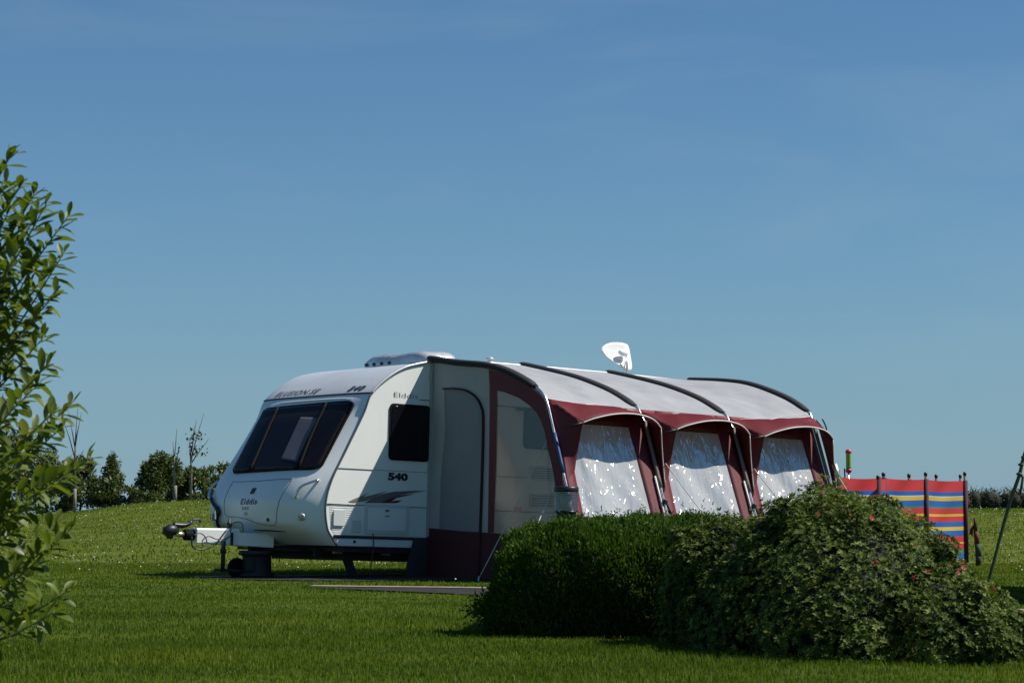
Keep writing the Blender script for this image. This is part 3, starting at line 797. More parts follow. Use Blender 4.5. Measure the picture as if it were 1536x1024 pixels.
mb().lathe(tuple(DC + dx * .125 - dy * .005 + dn * .035), [(0, 0), (.025, .0), (.038, .02), (.040, .05), (.034, .10), (.022, .13), (.0, .138)], tuple(-dx * .95 + dn * .15 + dy * .05), 18).build('feed_cone', M['dish'], sd)
b = mb(); b.tube([(4.34, -.27, 2.50), (4.345, -.275, 2.78)], .014, 8); b.tube([(4.29, -.27, 2.56), (4.32, -.27, 2.76)], .009, 8)
b.lathe((4.34, -.30, 2.515), [(0, 0), (.06, 0), (.05, .035), (.02, .05), (0, .05)], (0, 0, 1), 14)
b.build('dish_mast', M['railL'], sd)

# ------------------------------------------------------------------ awning
awn = empty('awning', 'maroon and grey porch awning with three clear windows, pitched against the side of the caravan', 'awning', ORG, (0, TH, PHI))
U0, BAY = 1.22, 1.31
A0 = [(0, 2.49), (.41, 2.43), (.66, 2.402), (1.03, 2.363), (1.39, 2.286), (1.69, 2.18), (1.92, 2.076), (2.08, 1.97)]
A1 = [(0, 2.512), (.56, 2.405), (1.08, 2.29), (1.6, 2.13), (2.0, 1.950), (2.08, 1.90)]
A3 = [(0, 2.512), (.64, 2.468), (1.1, 2.40), (1.67, 2.225), (2.02, 2.05), (2.08, 1.995)]
ARC = [np.array(catmull(a, 8)) for a in (A0, A1, A1, A3)]
def arcw(k, v): return float(np.interp(v, ARC[k][:, 0], ARC[k][:, 1]))
def roofw(u, v):
    s = (u - U0) / BAY; s = min(max(s, 0), 3); k = min(int(s), 2); f = s - k
    w = arcw(k, v) * (1 - f) + arcw(k + 1, v) * f
    if k == 0: f2 = f ** .6; w = arcw(0, v) * (1 - f2) + arcw(1, v) * f2
    if k == 2: f2 = f ** 1.6; w = arcw(2, v) * (1 - f2) + arcw(3, v) * f2
    wr = .006 * math.sin(17 * f + 5.5 * v + 2.1 * k) * math.sin(math.pi * f) * min(1, v) + .004 * math.sin(31 * f - 9 * v + k) * math.sin(math.pi * f) * smooth(.9, 1.8, v)
    return w - .034 * math.sin(math.pi * f) ** 2 * math.sin(math.pi * min(v / 2.08, 1)) + float(wr)
def wallv(w): return 2.08 + (1.92 - w) * .395
UE = U0 + 3 * BAY
b = mb(); b.grid(lambda s, t: (U0 + s * 3 * BAY, t * 2.08, roofw(U0 + s * 3 * BAY, t * 2.08) + .004), 150, 50)
b.build('roof_cloth', M['roofcloth'], awn, solid=.004, off=-1)
mb().tube([(U0 + s * 3 * BAY, 2.079, roofw(U0 + s * 3 * BAY, 2.079) + .007) for s in np.linspace(0, 1, 90)], .0065, 5).build('eave_hem', M['piping'], awn)
for v_ in (.72, 1.42): mb().tube([(U0 + s * 3 * BAY, v_, roofw(U0 + s * 3 * BAY, v_) + .005) for s in np.linspace(0, 1, 90)], .0045, 5, flat=.5).build('roof_seam', M['seam'], awn)
for k in range(3):
    for e_ in (.085, BAY - .085): mb().tube([(U0 + k * BAY + e_, v, roofw(U0 + k * BAY + e_, v) + .005) for v in np.linspace(.02, 2.06, 30)], .004, 5, flat=.5).build('roof_seam', M['seam'], awn)
# black pole sleeves and steel arch poles
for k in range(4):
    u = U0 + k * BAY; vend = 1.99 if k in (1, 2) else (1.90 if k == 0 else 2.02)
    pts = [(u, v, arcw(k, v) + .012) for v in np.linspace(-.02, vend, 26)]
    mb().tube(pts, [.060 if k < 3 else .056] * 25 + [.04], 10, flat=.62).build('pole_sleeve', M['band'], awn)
    w_e = arcw(k, 2.08)
    foot = u * math.tan(TH)
    p2 = [(u, v, arcw(k, v) + .015) for v in np.linspace(vend - .05, 2.06, 5)] + [(u, 2.10, w_e - .03)] + [(u, wallv(w) + .035, w) for w in np.linspace(w_e - .12, foot - .02, 12)]
    pl = mb().tube(p2, .014, 8).build('pole', M['steel'], awn)
    if k > 0: mb().tube([(u, wallv(w) + .037, w) for w in np.linspace(w_e - .10, 1.08, 8)], .021, 8).build('pole_wrap_or_shade', M['poleshade'], pl)  # tube added round the bare upper pole, its dull colour standing in for shade
    if k in (1, 2):
        mb().tube([(u - .035, wallv(w) + .025, w) for w in np.linspace(1.2, foot, 6)], .012, 8).build('pole', M['piping'], awn)
        mb().box((u, wallv(.93) + .05, .93), (.05, .05, .05), bev=.01).build('pole_clamp', M['black'], pl)
        cable('clamp_strap', [(u + .01, .93, wallv(.93) + .05), (u + .05, .86, wallv(.9) + .04), (u + .10, .80, wallv(.85) + .02)], .010, M['black'], v=0, par=pl)
    if k == 0:
        mb().tube([(u, wallv(w) + .035, w) for w in np.linspace(1.60, 1.18, 5)], .020, 8).build('pole_wrap_or_shade', M['blue'], pl)
# loop at the far end
cable('strap_loop', [(UE, 2.03, 2.02), (UE + .05, 1.93, 2.05), (UE + .10, 1.86, 2.13), (UE + .13, 1.86, 2.2), (UE + .08, 1.98, 2.18)], .009, M['black'], v=0, par=awn)

# hoods over the windows
def hood(k):
    u0 = U0 + k * BAY
    archp = [(u0 + .20, 2.46, 1.712), (u0 + .34, 2.49, 1.765), (u0 + .58, 2.52, 1.82), (u0 + .84, 2.52, 1.838), (u0 + 1.05, 2.51, 1.818), (u0 + 1.20, 2.475, 1.775), (u0 + 1.315, 2.43, 1.712)]
    if k == 2: archp = [(a - .0, v_, w_ + (-.01 + .03 * i / 6)) for i, (a, v_, w_) in enumerate(archp)]
    ar = [tuple(p) for p in catmull(archp, 6)]
    ev = lambda s: (u0 + .012 + s * (BAY + .0), 2.075, roofw(u0 + s * BAY, 2.075) + .002)
    b = mb(); n_ = len(ar) - 1
    def f(s, t):
        a = ev(s); c = ar[round(s * n_)]
        # left and right corners fold: ridge from the pole top to the arch corner
        z = .03 * math.sin(math.pi * t) * (1 - abs(2 * s - 1) ** 3) + .006 * math.sin(math.pi * t) * math.sin(21 * s + 5 * t + k) 
        return (a[0] + (c[0] - a[0]) * t, a[1] + (c[1] - a[1]) * t, a[2] + (c[2] - a[2]) * t + z)
    b.grid(f, n_, 8)
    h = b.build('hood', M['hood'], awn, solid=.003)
    mb().tube([(a, v_ + .004, w_) for a, v_, w_ in ar], .008, 6).build('hood_piping', M['piping'], h)
    # cheeks
    def cheek(top_in, top_out, tip_in, tip_out):
        bb = mb()
        def g(s, t):
            p = np.array(top_in) * (1 - s) + np.array(top_out) * s; q = np.array(tip_in) * (1 - s) + np.array(tip_out) * s
            r = p * (1 - t) + q * t
            # bow of the outer edge
            return (r[0] + .02 * math.sin(math.pi * t), r[1] - .03 * math.sin(math.pi * t) * s, r[2])
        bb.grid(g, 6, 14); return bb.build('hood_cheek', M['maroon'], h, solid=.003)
    e0 = ev(0); e1 = ev(1)
    cheek(e0, ar[0], (u0 + .05, wallv(1.02) + .004, 1.02), (u0 + .16, wallv(1.2) + .006, 1.10))
    e1 = (u0 + BAY + .055, 2.10, e1[2] - .03)
    cheek(e1, ar[-1], (u0 + BAY + .03, wallv(1.02) + .03, 1.02), (u0 + BAY + .055, wallv(1.10) + .06, 1.06))
    mb().tube([tuple(np.array(ar[-1]) * (1 - t) + np.array((u0 + BAY + .055, wallv(1.12) + .06, 1.10)) * t + np.array((.02 * math.sin(math.pi * t), -.03 * math.sin(math.pi * t), 0))) for t in np.linspace(0, 1, 10)], .006, 6).build('hood_piping', M['piping'], h)
    mb().tube([(u0 + .06, 2.36, 1.665), (u0 + .22, 2.465, 1.715)], .009, 6).build('hood_strut', M['black'], h)
for k in range(3): hood(k)

# front wall: maroon cloth with openings
for k in range(3):
    u0 = U0 + k * BAY; wf_ = u0 * math.tan(TH)
    TLu, TRu, BLu, BRu = u0 + .21, u0 + 1.09, u0 + .14, u0 + 1.135
    wt, wb = 1.72, .30 + wf_
    P = lambda u, w: (u, wallv(w), w)
    b = mb(); top = 1.93
    def strip_(pa, pb, pc, pd, nu=3, nv=10):
        b.grid(lambda s, t: P(*((np.array(pa) * (1 - s) + np.array(pb) * s) * (1 - t) + (np.array(pd) * (1 - s) + np.array(pc) * s) * t)), nu, nv)
    strip_((u0, wf_), (BLu, wf_), (TLu, top), (u0, top)); strip_((BRu, wf_), (u0 + BAY, wf_), (u0 + BAY, top), (TRu, top))
    strip_((BLu, wf_), (BRu, wf_), (BRu, wb), (BLu, wb), 6, 3); strip_((TLu, wt), (TRu, wt), (TRu, top), (TLu, top), 6, 3)
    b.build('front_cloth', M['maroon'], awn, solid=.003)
    b = mb()
    def film(s, t):
        u = (BLu * (1 - s) + BRu * s) * (1 - t) + (TLu * (1 - s) + TRu * s) * t; w = wb + (wt - wb) * t
        env = math.sin(math.pi * s) * math.sin(math.pi * t)
        rip = .008 * math.sin(13 * (u - u0) + 7.5 * w + 1.3 * k + 1.5 * math.sin(2.4 * w + k)) + .003 * math.sin(27 * (u - u0) + 17 * w + 2 * math.sin(5 * u))
        rip += .018 * math.sin(2.2 * s * math.pi + k) 
        return (u, wallv(w) - .006 + (rip * min(1, env * 3)), w)
    b.grid(film, 70, 80)
    b.build('clear_window', M['film'], awn)
    mb().tube([(BLu + .02 + (BRu - BLu - .04) * s, wallv(wb + .33) + .004, wb + .33 - .012 * math.sin(math.pi * s)) for s in np.linspace(0, 1, 12)], .006, 5).build('weld_seam', M['piping'], awn)

# near end wall
def endpoly(name, mat, pts, du=0, th=.003, u=U0):
    return mb().prism([(u + du, v, w) for v, w in pts], (th, 0, 0)).build(name, mat, awn)
def arc_pts(v0, v1, k=0, d=-.03, n=14): return [(v, arcw(k, v) + d) for v in np.linspace(v0, v1, n)]
fw0 = U0 * math.tan(TH)
PAL = [(.0, .595), (.225, .585), (.228, .70), (.232, 1.161), (.26, 1.42), (.287, 1.682), (.27, 1.95), (.252, 2.155), (.452, 2.148), (.672, 2.117), (.80, 2.07), (.853, 2.04), (.93, 1.98), (.966, 1.931), (1.005, 1.84), (1.018, 1.763), (1.022, 1.151), (1.014, .55), (1.13, .547), (1.11, 1.4), (1.10, 1.913), (1.085, 2.15), (1.07, arcw(0, 1.07) - .03)]
endpoly('end_cloth', M['palecloth'], PAL + arc_pts(1.0, 0, n=14))
endpoly('door_cloth', M['greycloth'], [(.225, .586), (.228, .70), (.232, 1.161), (.26, 1.42), (.287, 1.682), (.27, 1.95), (.252, 2.155), (.452, 2.148), (.672, 2.117), (.80, 2.07), (.853, 2.04), (.93, 1.98), (.966, 1.931), (1.005, 1.84), (1.018, 1.763), (1.022, 1.151), (1.014, .55)], .006)
zp = catmull([(.245, 2.150), (.452, 2.143), (.672, 2.112), (.848, 2.038), (.961, 1.931), (1.011, 1.763), (1.016, 1.151), (1.009, .56), (1.0, .08)], 6)
mb().tube([(U0 - .006, v, w) for v, w in zp], [.022] * 6 + [.028] * (len(zp) - 6), 6, flat=.4).build('door_zip', M['mud'], awn)
endpoly('end_trim', M['maroon_end_shade'], [(1.133, .555), (1.236, .555), (1.243, 1.401), (1.236, 1.908), (1.226, 2.087), (1.36, 2.065), (1.479, 2.032), (1.61, 1.995), (1.728, 1.945), (1.84, 1.885), (1.934, 1.82), (2.01, 1.74), (2.06, 1.655), (2.10, 1.57), (2.126, 1.481), (2.18, 1.34), (2.234, 1.209), (2.27, 1.09), (2.289, .989), (2.31, .745), (2.34, .45), (wallv(.45), .45), (wallv(.8), .8), (wallv(1.2), 1.2), (wallv(1.6), 1.6), (wallv(1.90), 1.90)] + arc_pts(2.05, 1.075, n=16) + [(1.10, 2.15), (1.113, 1.913), (1.123, 1.4)], -.004)
endpoly('end_window', M['sidefilm'], [(1.2, .53), (1.2, 2.1), (1.36, 2.10), (1.6, 2.03), (1.84, 1.92), (2.04, 1.75), (2.12, 1.57), (2.25, 1.25), (2.32, .95), (2.36, .5)], .004, .001)
endpoly('mudwall', M['mud'], [(0, fw0 + .0), (wallv(fw0), fw0), (wallv(.5), .5), (1.6, .535), (1.23, .552), (.6, .57), (.0, .602)], -.006, .004)
# draught skirt under the caravan and wall pad
mb().prism([(1.02, .03, .474), (1.215, .03, .479), (1.20, .03, .03), (.90, .06, .025), (.915, .05, .186)], (0, .006, 0)).build('draught_skirt', M['skirt'], awn)
mb().prism([(1.20, .0, .50), (1.232, .0, .50), (1.232, .0, 2.46), (1.20, .0, 2.44)], (0, .045, 0)).build('wall_pad', M['palecloth'], awn)
# far end wall, groundsheet
fe = UE * math.tan(TH)
mb().prism([(UE, v, w) for v, w in [(0, fe + .02), (wallv(fe), fe + .02), (wallv(1.0), 1.0), (wallv(1.9), 1.9)] + arc_pts(2.05, 0, 3, n=14)], (.003, 0, 0)).build('end_cloth', M['maroon_end_shade'], awn)
mb().grid(lambda s, t: (U0 + .02 + s * 3.88, .05 + t * 2.6, (U0 + s * 3.9) * math.tan(TH) + .012), 4, 3).build('groundsheet', M['gsheet'], awn)
# corner seal where the cloth meets the rail
mb().tube([(U0 + .05, .02, 2.47), (U0 - .03, .03, 2.30), (U0 - .0, .04, 2.0)], [.03, .02, .01], 6, flat=.4).build('cloth_corner', M['palecloth'], awn)
# guy ropes with pegs
MI = (Matrix.Translation(Vector(ORG)) @ ROT.to_4x4()).inverted()
def guy(p, gx, gy):
    q = MI @ Vector((gx, gy, Hs(gx, gy) + .03)); p_ = Vector(LOC(*p))
    pts = [p_.lerp(q, t) - Vector((0, 0, .02 * math.sin(math.pi * t))) for t in np.linspace(0, 1, 10)]
    g = MB().tube(pts, .0055, 5).build('guy_rope', M['rope'], awn)
    e = (p_ - q).normalized()
    MB().tube([q + Vector((0, 0, .03)), q - Vector((0, 0, .08))], .008, 6).build('peg', M['steel'], g)
    return g
guy((U0, 2.12, 1.52), -.35, 23.85)
guy((U0 + .02, 2.2, 1.0), -.02, 22.9)
for k in (1, 2): guy((U0 + k * BAY + .07, 2.44, 1.34), *(world(U0 + k * BAY + .55, 3.35, 0).xy))
guy((UE + .08, 2.42, 1.34), *(world(UE + .25, 3.3, 0).xy))
b = mb(); b.tube([(UE + .06, 2.40, 1.45), (UE + .09, 2.42, 1.34), (UE + .13, 2.45, 1.22)], .03, 8); b.build('rope_runner', M['brass'], awn)
#SPLIT2

# ------------------------------------------------------------------ things round the caravan
# dark cask standing under the hitch
p = world(-.37, -1.0, 0)
cz = Hs(p.x, p.y) + .014
cask = MB().lathe((p.x, p.y, cz), [(0, 0), (.19, 0), (.195, .015), (.195, .04), (.165, .05), (.165, .055), (.16, .225), (.165, .235), (.20, .245), (.205, .275), (.19, .29), (0, .29)], (0, 0, 1), 28).build('water_cask', M['cask'])
tag(cask, 'dark grey round water cask standing under the caravan hitch', 'cask')
bb = MB(); bb.box((p.x - .05, p.y - .165, cz + .14), (.10, .03, .16), bev=.01); bb.build('cask_handle', M['dark'], None).parent = cask

# bollard lamp behind the hedge
lx, ly = .41, 17.2; lz = Hs(lx, ly)
lamp = empty('bollard_lamp', 'black post lamp with ribbed clear lens, rising behind the clipped hedge', 'lamp', (lx, ly, lz))
zt = .955 - lz
MB().lathe((0, 0, 0), [(0, 0), (.075, 0), (.06, .02), (.058, zt - .245), (.075, zt - .235), (.075, zt - .19), (0, zt - .19)], n=24).build('post', M['lampblack'], lamp)
b = MB(); pr = []
for k in range(9):
    z = zt - .185 + k * .0165
    pr += [(.088, z), (.092, z + .004), (.092, z + .011), (.088, z + .0155)]
b.lathe((0, 0, 0), [(.07, zt - .19)] + pr + [(.07, zt - .035)], n=28); b.build('lens', M['lens'], lamp)
MB().lathe((0, 0, 0), [(0, zt - .195), (.095, zt - .195), (.095, zt - .185), (0, zt - .185)], n=24).build('collar', M['lampblack'], lamp)
MB().lathe((0, 0, 0), [(0, zt - .04), (.094, zt - .04), (.096, zt - .03), (.096, zt - .008), (.088, zt), (0, zt + .004)], n=28).build('cap', M['lampblack'], lamp)
MB().lathe((0, 0, 0), [(0, zt - .185), (.035, zt - .18), (.045, zt - .12), (.04, zt - .06), (0, zt - .05)], n=16).build('bulb', pbr('bulb glass', (.6, .58, .42), .4), lamp)

# windbreaks
STR = [(.0, .030, 'r'), (.030, .125, 'r'), (.125, .172, 'b'), (.172, .182, 'w'), (.182, .225, 'y'), (.225, .287, 'b'), (.287, .308, 'g'), (.308, .375, 'r'), (.375, .402, 'y'), (.402, .462, 'r'), (.462, .520, 'b'), (.520, .562, 'y'), (.562, .628, 'b'), (.628, .694, 'r'), (.694, .714, 'y'), (.714, .775, 'r'), (.775, .83, 'g'), (.83, .89, 'b'), (.89, .92, 'y'), (.92, 1.0, 'r')]
def stripemat():
    m, n = nt('striped windbreak cloth')
    out = nd = n.nodes.new('ShaderNodeOutputMaterial'); b = n.nodes.new('ShaderNodeBsdfPrincipled'); b.inputs['Roughness'].default_value = .6
    at = n.nodes.new('ShaderNodeAttribute'); at.attribute_name = 'stripe'
    n.links.new(at.outputs['Color'], b.inputs['Base Color'])
    tl = n.nodes.new('ShaderNodeBsdfTranslucent'); n.links.new(at.outputs['Color'], tl.inputs['Color'])
    mx = n.nodes.new('ShaderNodeMixShader'); mx.inputs['Fac'].default_value = .3
    n.links.new(b.outputs[0], mx.inputs[1]); n.links.new(tl.outputs[0], mx.inputs[2]); n.links.new(mx.outputs[0], out.inputs['Surface'])
    return m
M['stripe'] = stripemat()
SC = dict(r=(.58, .045, .05), b=(.02, .13, .45), y=(.66, .47, .05), g=(.03, .24, .17), w=(.6, .62, .66))
def windbreak(P0, P1, top, hgt, npan, label, group, tops):
    """striped cloth on poles from P0 to P1"""
    a = np.array(P0); c = np.array(P1); z0 = Hs(*P0)
    root = empty('windbreak', label, 'windbreak', (a[0], a[1], z0), group=group)
    d = c - a; L = np.linalg.norm(d); t = d / L; nn = np.array([-t[1], t[0]])
    tp = lambda s: top(s) - z0
    for k in range(npan):
        vs = []; fs = []; cols = []; nu = 16
        sub = []
        for x0, x1, q in STR:
            m_ = max(1, int((x1 - x0) / .03))
            for j in range(m_): sub.append((x0 + (x1 - x0) * j / m_, x0 + (x1 - x0) * (j + 1) / m_, q))
        for x0, x1, q in sub:
            for i in range(nu):
                quad = []
                for (ii, xx) in ((i, x0), (i + 1, x0), (i + 1, x1), (i, x1)):
                    f = ii / nu; s = (k + f) / npan
                    bul = .05 * math.sin(math.pi * f) * math.sin(math.pi * min(1, xx + .1)) + .012 * math.sin(9 * f + 14 * xx + k) * math.sin(math.pi * f)
                    sag = .018 * math.sin(math.pi * f) * (1 - xx) * (1.2 if k == 0 else .8)
                    p_ = d * s + nn * bul
                    quad.append((p_[0], p_[1], tp(s) - hgt * xx - sag))
                n0 = len(vs); vs += quad; fs.append((n0, n0 + 1, n0 + 2, n0 + 3)); cols += [SC[q]] * 4
        me = bpy.data.meshes.new('striped_panel'); me.from_pydata(vs, [], fs); me.polygons.foreach_set('use_smooth', [True] * len(fs))
        at = me.attributes.new('stripe', 'FLOAT_COLOR', 'CORNER'); at.data.foreach_set('color', np.array([(*q, 1) for q in cols], np.float32).ravel())
        me.materials.append(M['stripe']); o = link('striped_panel', me, root)
        w = o.modifiers.new('Weld', 'WELD'); w.merge_threshold = .0005
    for k in range(npan + 1):
        s = k / npan; p_ = d * s - nn * .012; gz = Hs(a[0] + p_[0], a[1] + p_[1]) - z0
        z1 = tp(s) + tops[k]
        pl = MB().tube([(p_[0], p_[1], gz - .02), (p_[0], p_[1], z1)], .017, 8).build('windbreak_pole', M['wood'], root)
        MB().lathe((p_[0], p_[1], z1 - .045), [(0, 0), (.022, 0), (.025, .03), (.018, .05), (0, .052)], n=10).build('pole_cap', M['black'], pl)
        MB().tube([(p_[0] - nn[0] * .012, p_[1] - nn[1] * .012, tp(s) - hgt), (p_[0] - nn[0] * .012, p_[1] - nn[1] * .012, tp(s) + .005)], .028, 6, flat=.6).build('pole_pocket', M['pocket'], root)
M['pocket'] = pbr('dark pole pocket', (.05, .012, .03), .8)
windbreak((3.98, 27.8), (6.20, 31.15), lambda s: 1.205 - .005 * s, 1.20, 3, 'red, blue and yellow striped windbreak standing to the right of the awning', 'striped windbreaks', [.075, .065, .09, .115])
windbreak((4.55, 28.3), (6.72, 34.1), lambda s: 1.20, 1.19, 3, 'second striped windbreak behind the front one, only its pole tops showing', 'striped windbreaks', [.02, .075, .10, .13])

# toy on a stick behind the windbreak
tx, ty = 4.42, 29.8; tz = Hs(tx, ty)
toy = empty('toy_pole', 'green toy tube with pink ball ends on a thin pole behind the windbreak', 'toy', (tx, ty, tz))
MB().tube([(0, 0, -.02), (0, 0, 1.30)], .012, 8).build('pole', M['steel'], toy)
MB().lathe((0, 0, 1.30), [(0, 0), (.034, .0)] + [q for k in range(7) for q in ((.037, .02 + k * .027), (.033, .033 + k * .027))] + [(.03, .21), (0, .21)], n=16).build('tube', pbr('lime plastic', (.17, .36, .02), .4), toy)
pk = pbr('pink plastic', (.50, .02, .09), .4)
MB().lathe((0, 0, 1.485), [(0, 0), (.03, .004), (.042, .025), (.038, .05), (.02, .066), (0, .07)], n=16).build('ball', pk, toy)
MB().lathe((0, 0, 1.235), [(0, 0), (.03, .01), (.043, .035), (.035, .06), (.0, .075)], n=16).build('ball', pk, toy)
MB().tube([(-.05, 0, 1.16), (-.055, 0, 1.30)], .010, 6).build('hook', M['black'], toy)

# limp windsock
wx, wy = 6.28, 30.8; wz = Hs(wx, wy)
ws_ = empty('windsock', 'limp striped windsock hanging on a thin dark stick, right of the windbreak', 'windsock', (wx, wy, wz))
MB().tube([(0, 0, -.02), (.0, 0, .3), (-.02, 0, .66)], .007, 6).build('stick', M['black'], ws_)
sgs = [((-.02, .66), (-.008, .47), (.012, .030), (.05, .012, .012)), ((-.008, .47), (.01, .30), (.03, .036), (.10, .02, .015)), ((.01, .30), (.03, .13), (.036, .042), (.02, .05, .03)), ((.03, .13), (.02, -.02), (.045, .02), (.012, .014, .03))]
for a, c, r_, col in sgs:
    MB().tube([(a[0], -.02, a[1]), ((a[0] + c[0]) / 2 + .006, -.025, (a[1] + c[1]) / 2), (c[0], -.02, c[1])], [r_[0], (r_[0] + r_[1]) / 2 + .003, r_[1]], 8).build('sock_stripe', pbr('sock cloth', col, .8), ws_)
MB().tube([(-.02, -.02, .56), (-.06, -.02, .50), (-.07, -.02, .44), (-.045, -.02, .42)], [.012, .022, .026, .008], 6).build('tail', pbr('sock tail cloth', (.06, .012, .012), .8), ws_)

# leaning green stem behind the bush
def at(px, py, Y): return Vector(((px - 768) / 3400 * Y, Y, .75 + (770 - py) / 3400 * Y))
st = empty('leaning_sapling', 'bare green leaning sapling stem with one short hanging side twig, right edge', 'sapling', (at(1450, 965, 14).x, 14, Hs(at(1450, 965, 14).x, 14)))
o_ = Vector(st.location)
pts = [at(1450, 970, 14), at(1481, 865, 14), at(1500, 797, 14), at(1516, 745, 14), at(1528, 712, 14), at(1534, 688, 14), at(1546, 652, 14), at(1556, 600, 14), at(1560, 540, 14)]
MB().tube([p - o_ for p in catmull(pts, 4) for p in [Vector(p)]], [.0105] * 8 + [.0115] * 8 + [.011] * 8 + [.009] * 9, 8).build('stem', M['greenstem'], st)
b = MB(); b.tube([at(1528, 706, 14) - o_, at(1533, 716, 14) - o_, at(1531, 728, 14) - o_, at(1528, 742, 14) - o_], [.009, .009, .008, .007], 6); b.build('side_twig', M['greenstem'], st)
b = MB()
for q in ((1530.5, 697), (1535, 686), (1527.5, 711)): b.lathe(at(*q, 14) - o_ - Vector((0, 0, .01)), [(0, 0), (.017, .005), (.019, .015), (0, .024)], n=8)
b.build('buds', M['greenstem'], st)

# dark car parked just beyond the right edge
car = empty('parked_car', 'dark car parked by the road, only a sliver showing at the right edge', 'car', (4.20, 18.1, Hs(4.2, 18.1)), (0, 0, -R(12.2)))
# local: +y away from the camera along its length, +x across to the right
sec = []
prf = [(0.0, .25, .62, .0), (.12, .2, .72, .06), (.9, .18, .88, .08), (1.3, .18, .93, .08), (3.3, .18, .98, .08), (4.0, .18, .93, .07), (4.25, .22, .80, .0)]
b = MB(); vs = []; fs = []
for y, z0, z1, bl in prf:
    ins = .10 if bl == 0 else 0
    vs += [(ins + .06, y, z0), (ins + .0, y, z0 + .1), (ins - .0, y, (z0 + z1) / 2), (ins + .03, y, z1 - .05), (ins + .12, y, z1), (1.72 - ins - .12, y, z1), (1.72 - ins - .03, y, z1 - .05), (1.72 - ins, y, (z0 + z1) / 2), (1.72 - ins, y, z0 + .1), (1.72 - ins - .06, y, z0)]
for i in range(len(prf) - 1):
    for k in range(10): fs.append((i * 10 + k, i * 10 + (k + 1) % 10, i * 10 + 10 + (k + 1) % 10, i * 10 + 10 + k))
fs += [tuple(range(9, -1, -1)), tuple(range(60, 70))]
b.add(vs, fs, True); b.build('body', M['carpaint'], car)
b = MB(); vs = []; fs = []
for y, z, ins in ((1.05, .90, .10), (1.75, 1.40, .24), (3.0, 1.43, .24), (3.95, .93, .12)):
    vs += [(ins, y, z), (1.72 - ins, y, z)]
vs2 = [(.07, 1.05, .88), (1.65, 1.05, .88), (.07, 3.95, .9), (1.65, 3.95, .9)]
b.add(vs + vs2, [(0, 1, 3, 2), (2, 3, 5, 4), (4, 5, 7, 6), (8, 0, 2, 4, 6, 10), (9, 11, 7, 5, 3, 1), (8, 9, 1, 0), (10, 6, 7, 11)])
b.build('cabin', M['glass'], car, bevel=.05)
for x, y in ((-.005, .75), (1.725, .75), (-.005, 3.4), (1.725, 3.4)):
    w = MB().lathe((x, y, .30), [(0, 0), (.2, 0), (.27, -.0), (.3, -.03), (.3, -.17), (.27, -.2), (0, -.2)], (-1 if x < .5 else 1, 0, 0), 26).build('wheel', M['rubber'], car)
    MB().lathe((x, y, .30), [(0, .003), (.05, .012), (.19, -.01), (.2, .006), (0, .004)], (-1 if x < .5 else 1, 0, 0), 26).build('rim', M['railL'], w)
for x in (.28, 1.44): MB().box((x, .03, .6), (.3, .06, .12), bev=.02).build('headlight', M['railL'], car)

# ------------------------------------------------------------------ foliage things
def ell_samples(lumps, n, depth=.3, zmin=None, inner=.82, gz=None):
    """points near the outside of a union of ellipsoids, with outward normals"""
    c = np.array([l[:3] for l in lumps]); r = np.array([l[3:6] for l in lumps])
    area = (r[:, 0] * r[:, 1] + r[:, 1] * r[:, 2] + r[:, 0] * r[:, 2]); pr = area / area.sum()
    P = []; Q = []; tot = 0
    while tot < n:
        m_ = n * 2
        k = RS.choice(len(c), m_, p=pr); d = rdir(m_)
        s = 1 - np.minimum(RS.exponential(depth * .4, m_), .7) + RS.normal(0, .02, m_)
        # ragged outline
        s += .05 * np.sin(d[:, 0] * 9 + k) * np.sin(d[:, 1] * 8 + 2 * k) + .04 * np.sin(d[:, 2] * 15 + d[:, 0] * 11 + k)
        p = c[k] + d * r[k] * s[:, None]
        ok = np.ones(m_, bool)
        for j in range(len(c)):
            e = (((p - c[j]) / r[j]) ** 2).sum(1); ok &= (e > inner ** 2) | (k == j)
        if gz is not None: ok &= p[:, 2] > gz(p[:, 0], p[:, 1])
        p = p[ok]; nn = norm(d[ok] / r[k[ok]])
        P.append(p); Q.append(nn); tot += len(p)
    return np.concatenate(P)[:n], np.concatenate(Q)[:n]

def core(lumps, name, mat, parent, sc_=.8):
    b = MB()
    for l in lumps:
        c = Vector(l[:3]); r = l[3:6]
        def f(s, t):
            a = s * 2 * math.pi; e = (t - .5) * math.pi
            return (c.x + r[0] * sc_ * math.cos(a) * math.cos(e), c.y + r[1] * sc_ * math.sin(a) * math.cos(e), max(c.z + r[2] * sc_ * math.sin(e), -.02))
        b.grid(f, 16, 9)
    return b.build(name, mat, parent)

def leaves_on(P, Q, Ls, Ws, up=.5, spread=.8, rlo=0):
    n = len(P)
    ax = norm(Q * .9 + rdir(n) * spread + np.array([0, 0, up])); nr = norm(Q + rdir(n) * .5 + np.array([0, 0, .4]))
    nr = norm(nr - ax * (nr * ax).sum(1, keepdims=True))
    sz = RS.uniform(.7, 1.25, n)
    return leafgeo(P, ax, nr, Ls * sz, Ws * sz, np.clip(RS.beta(2, 2, n), 0, 1))

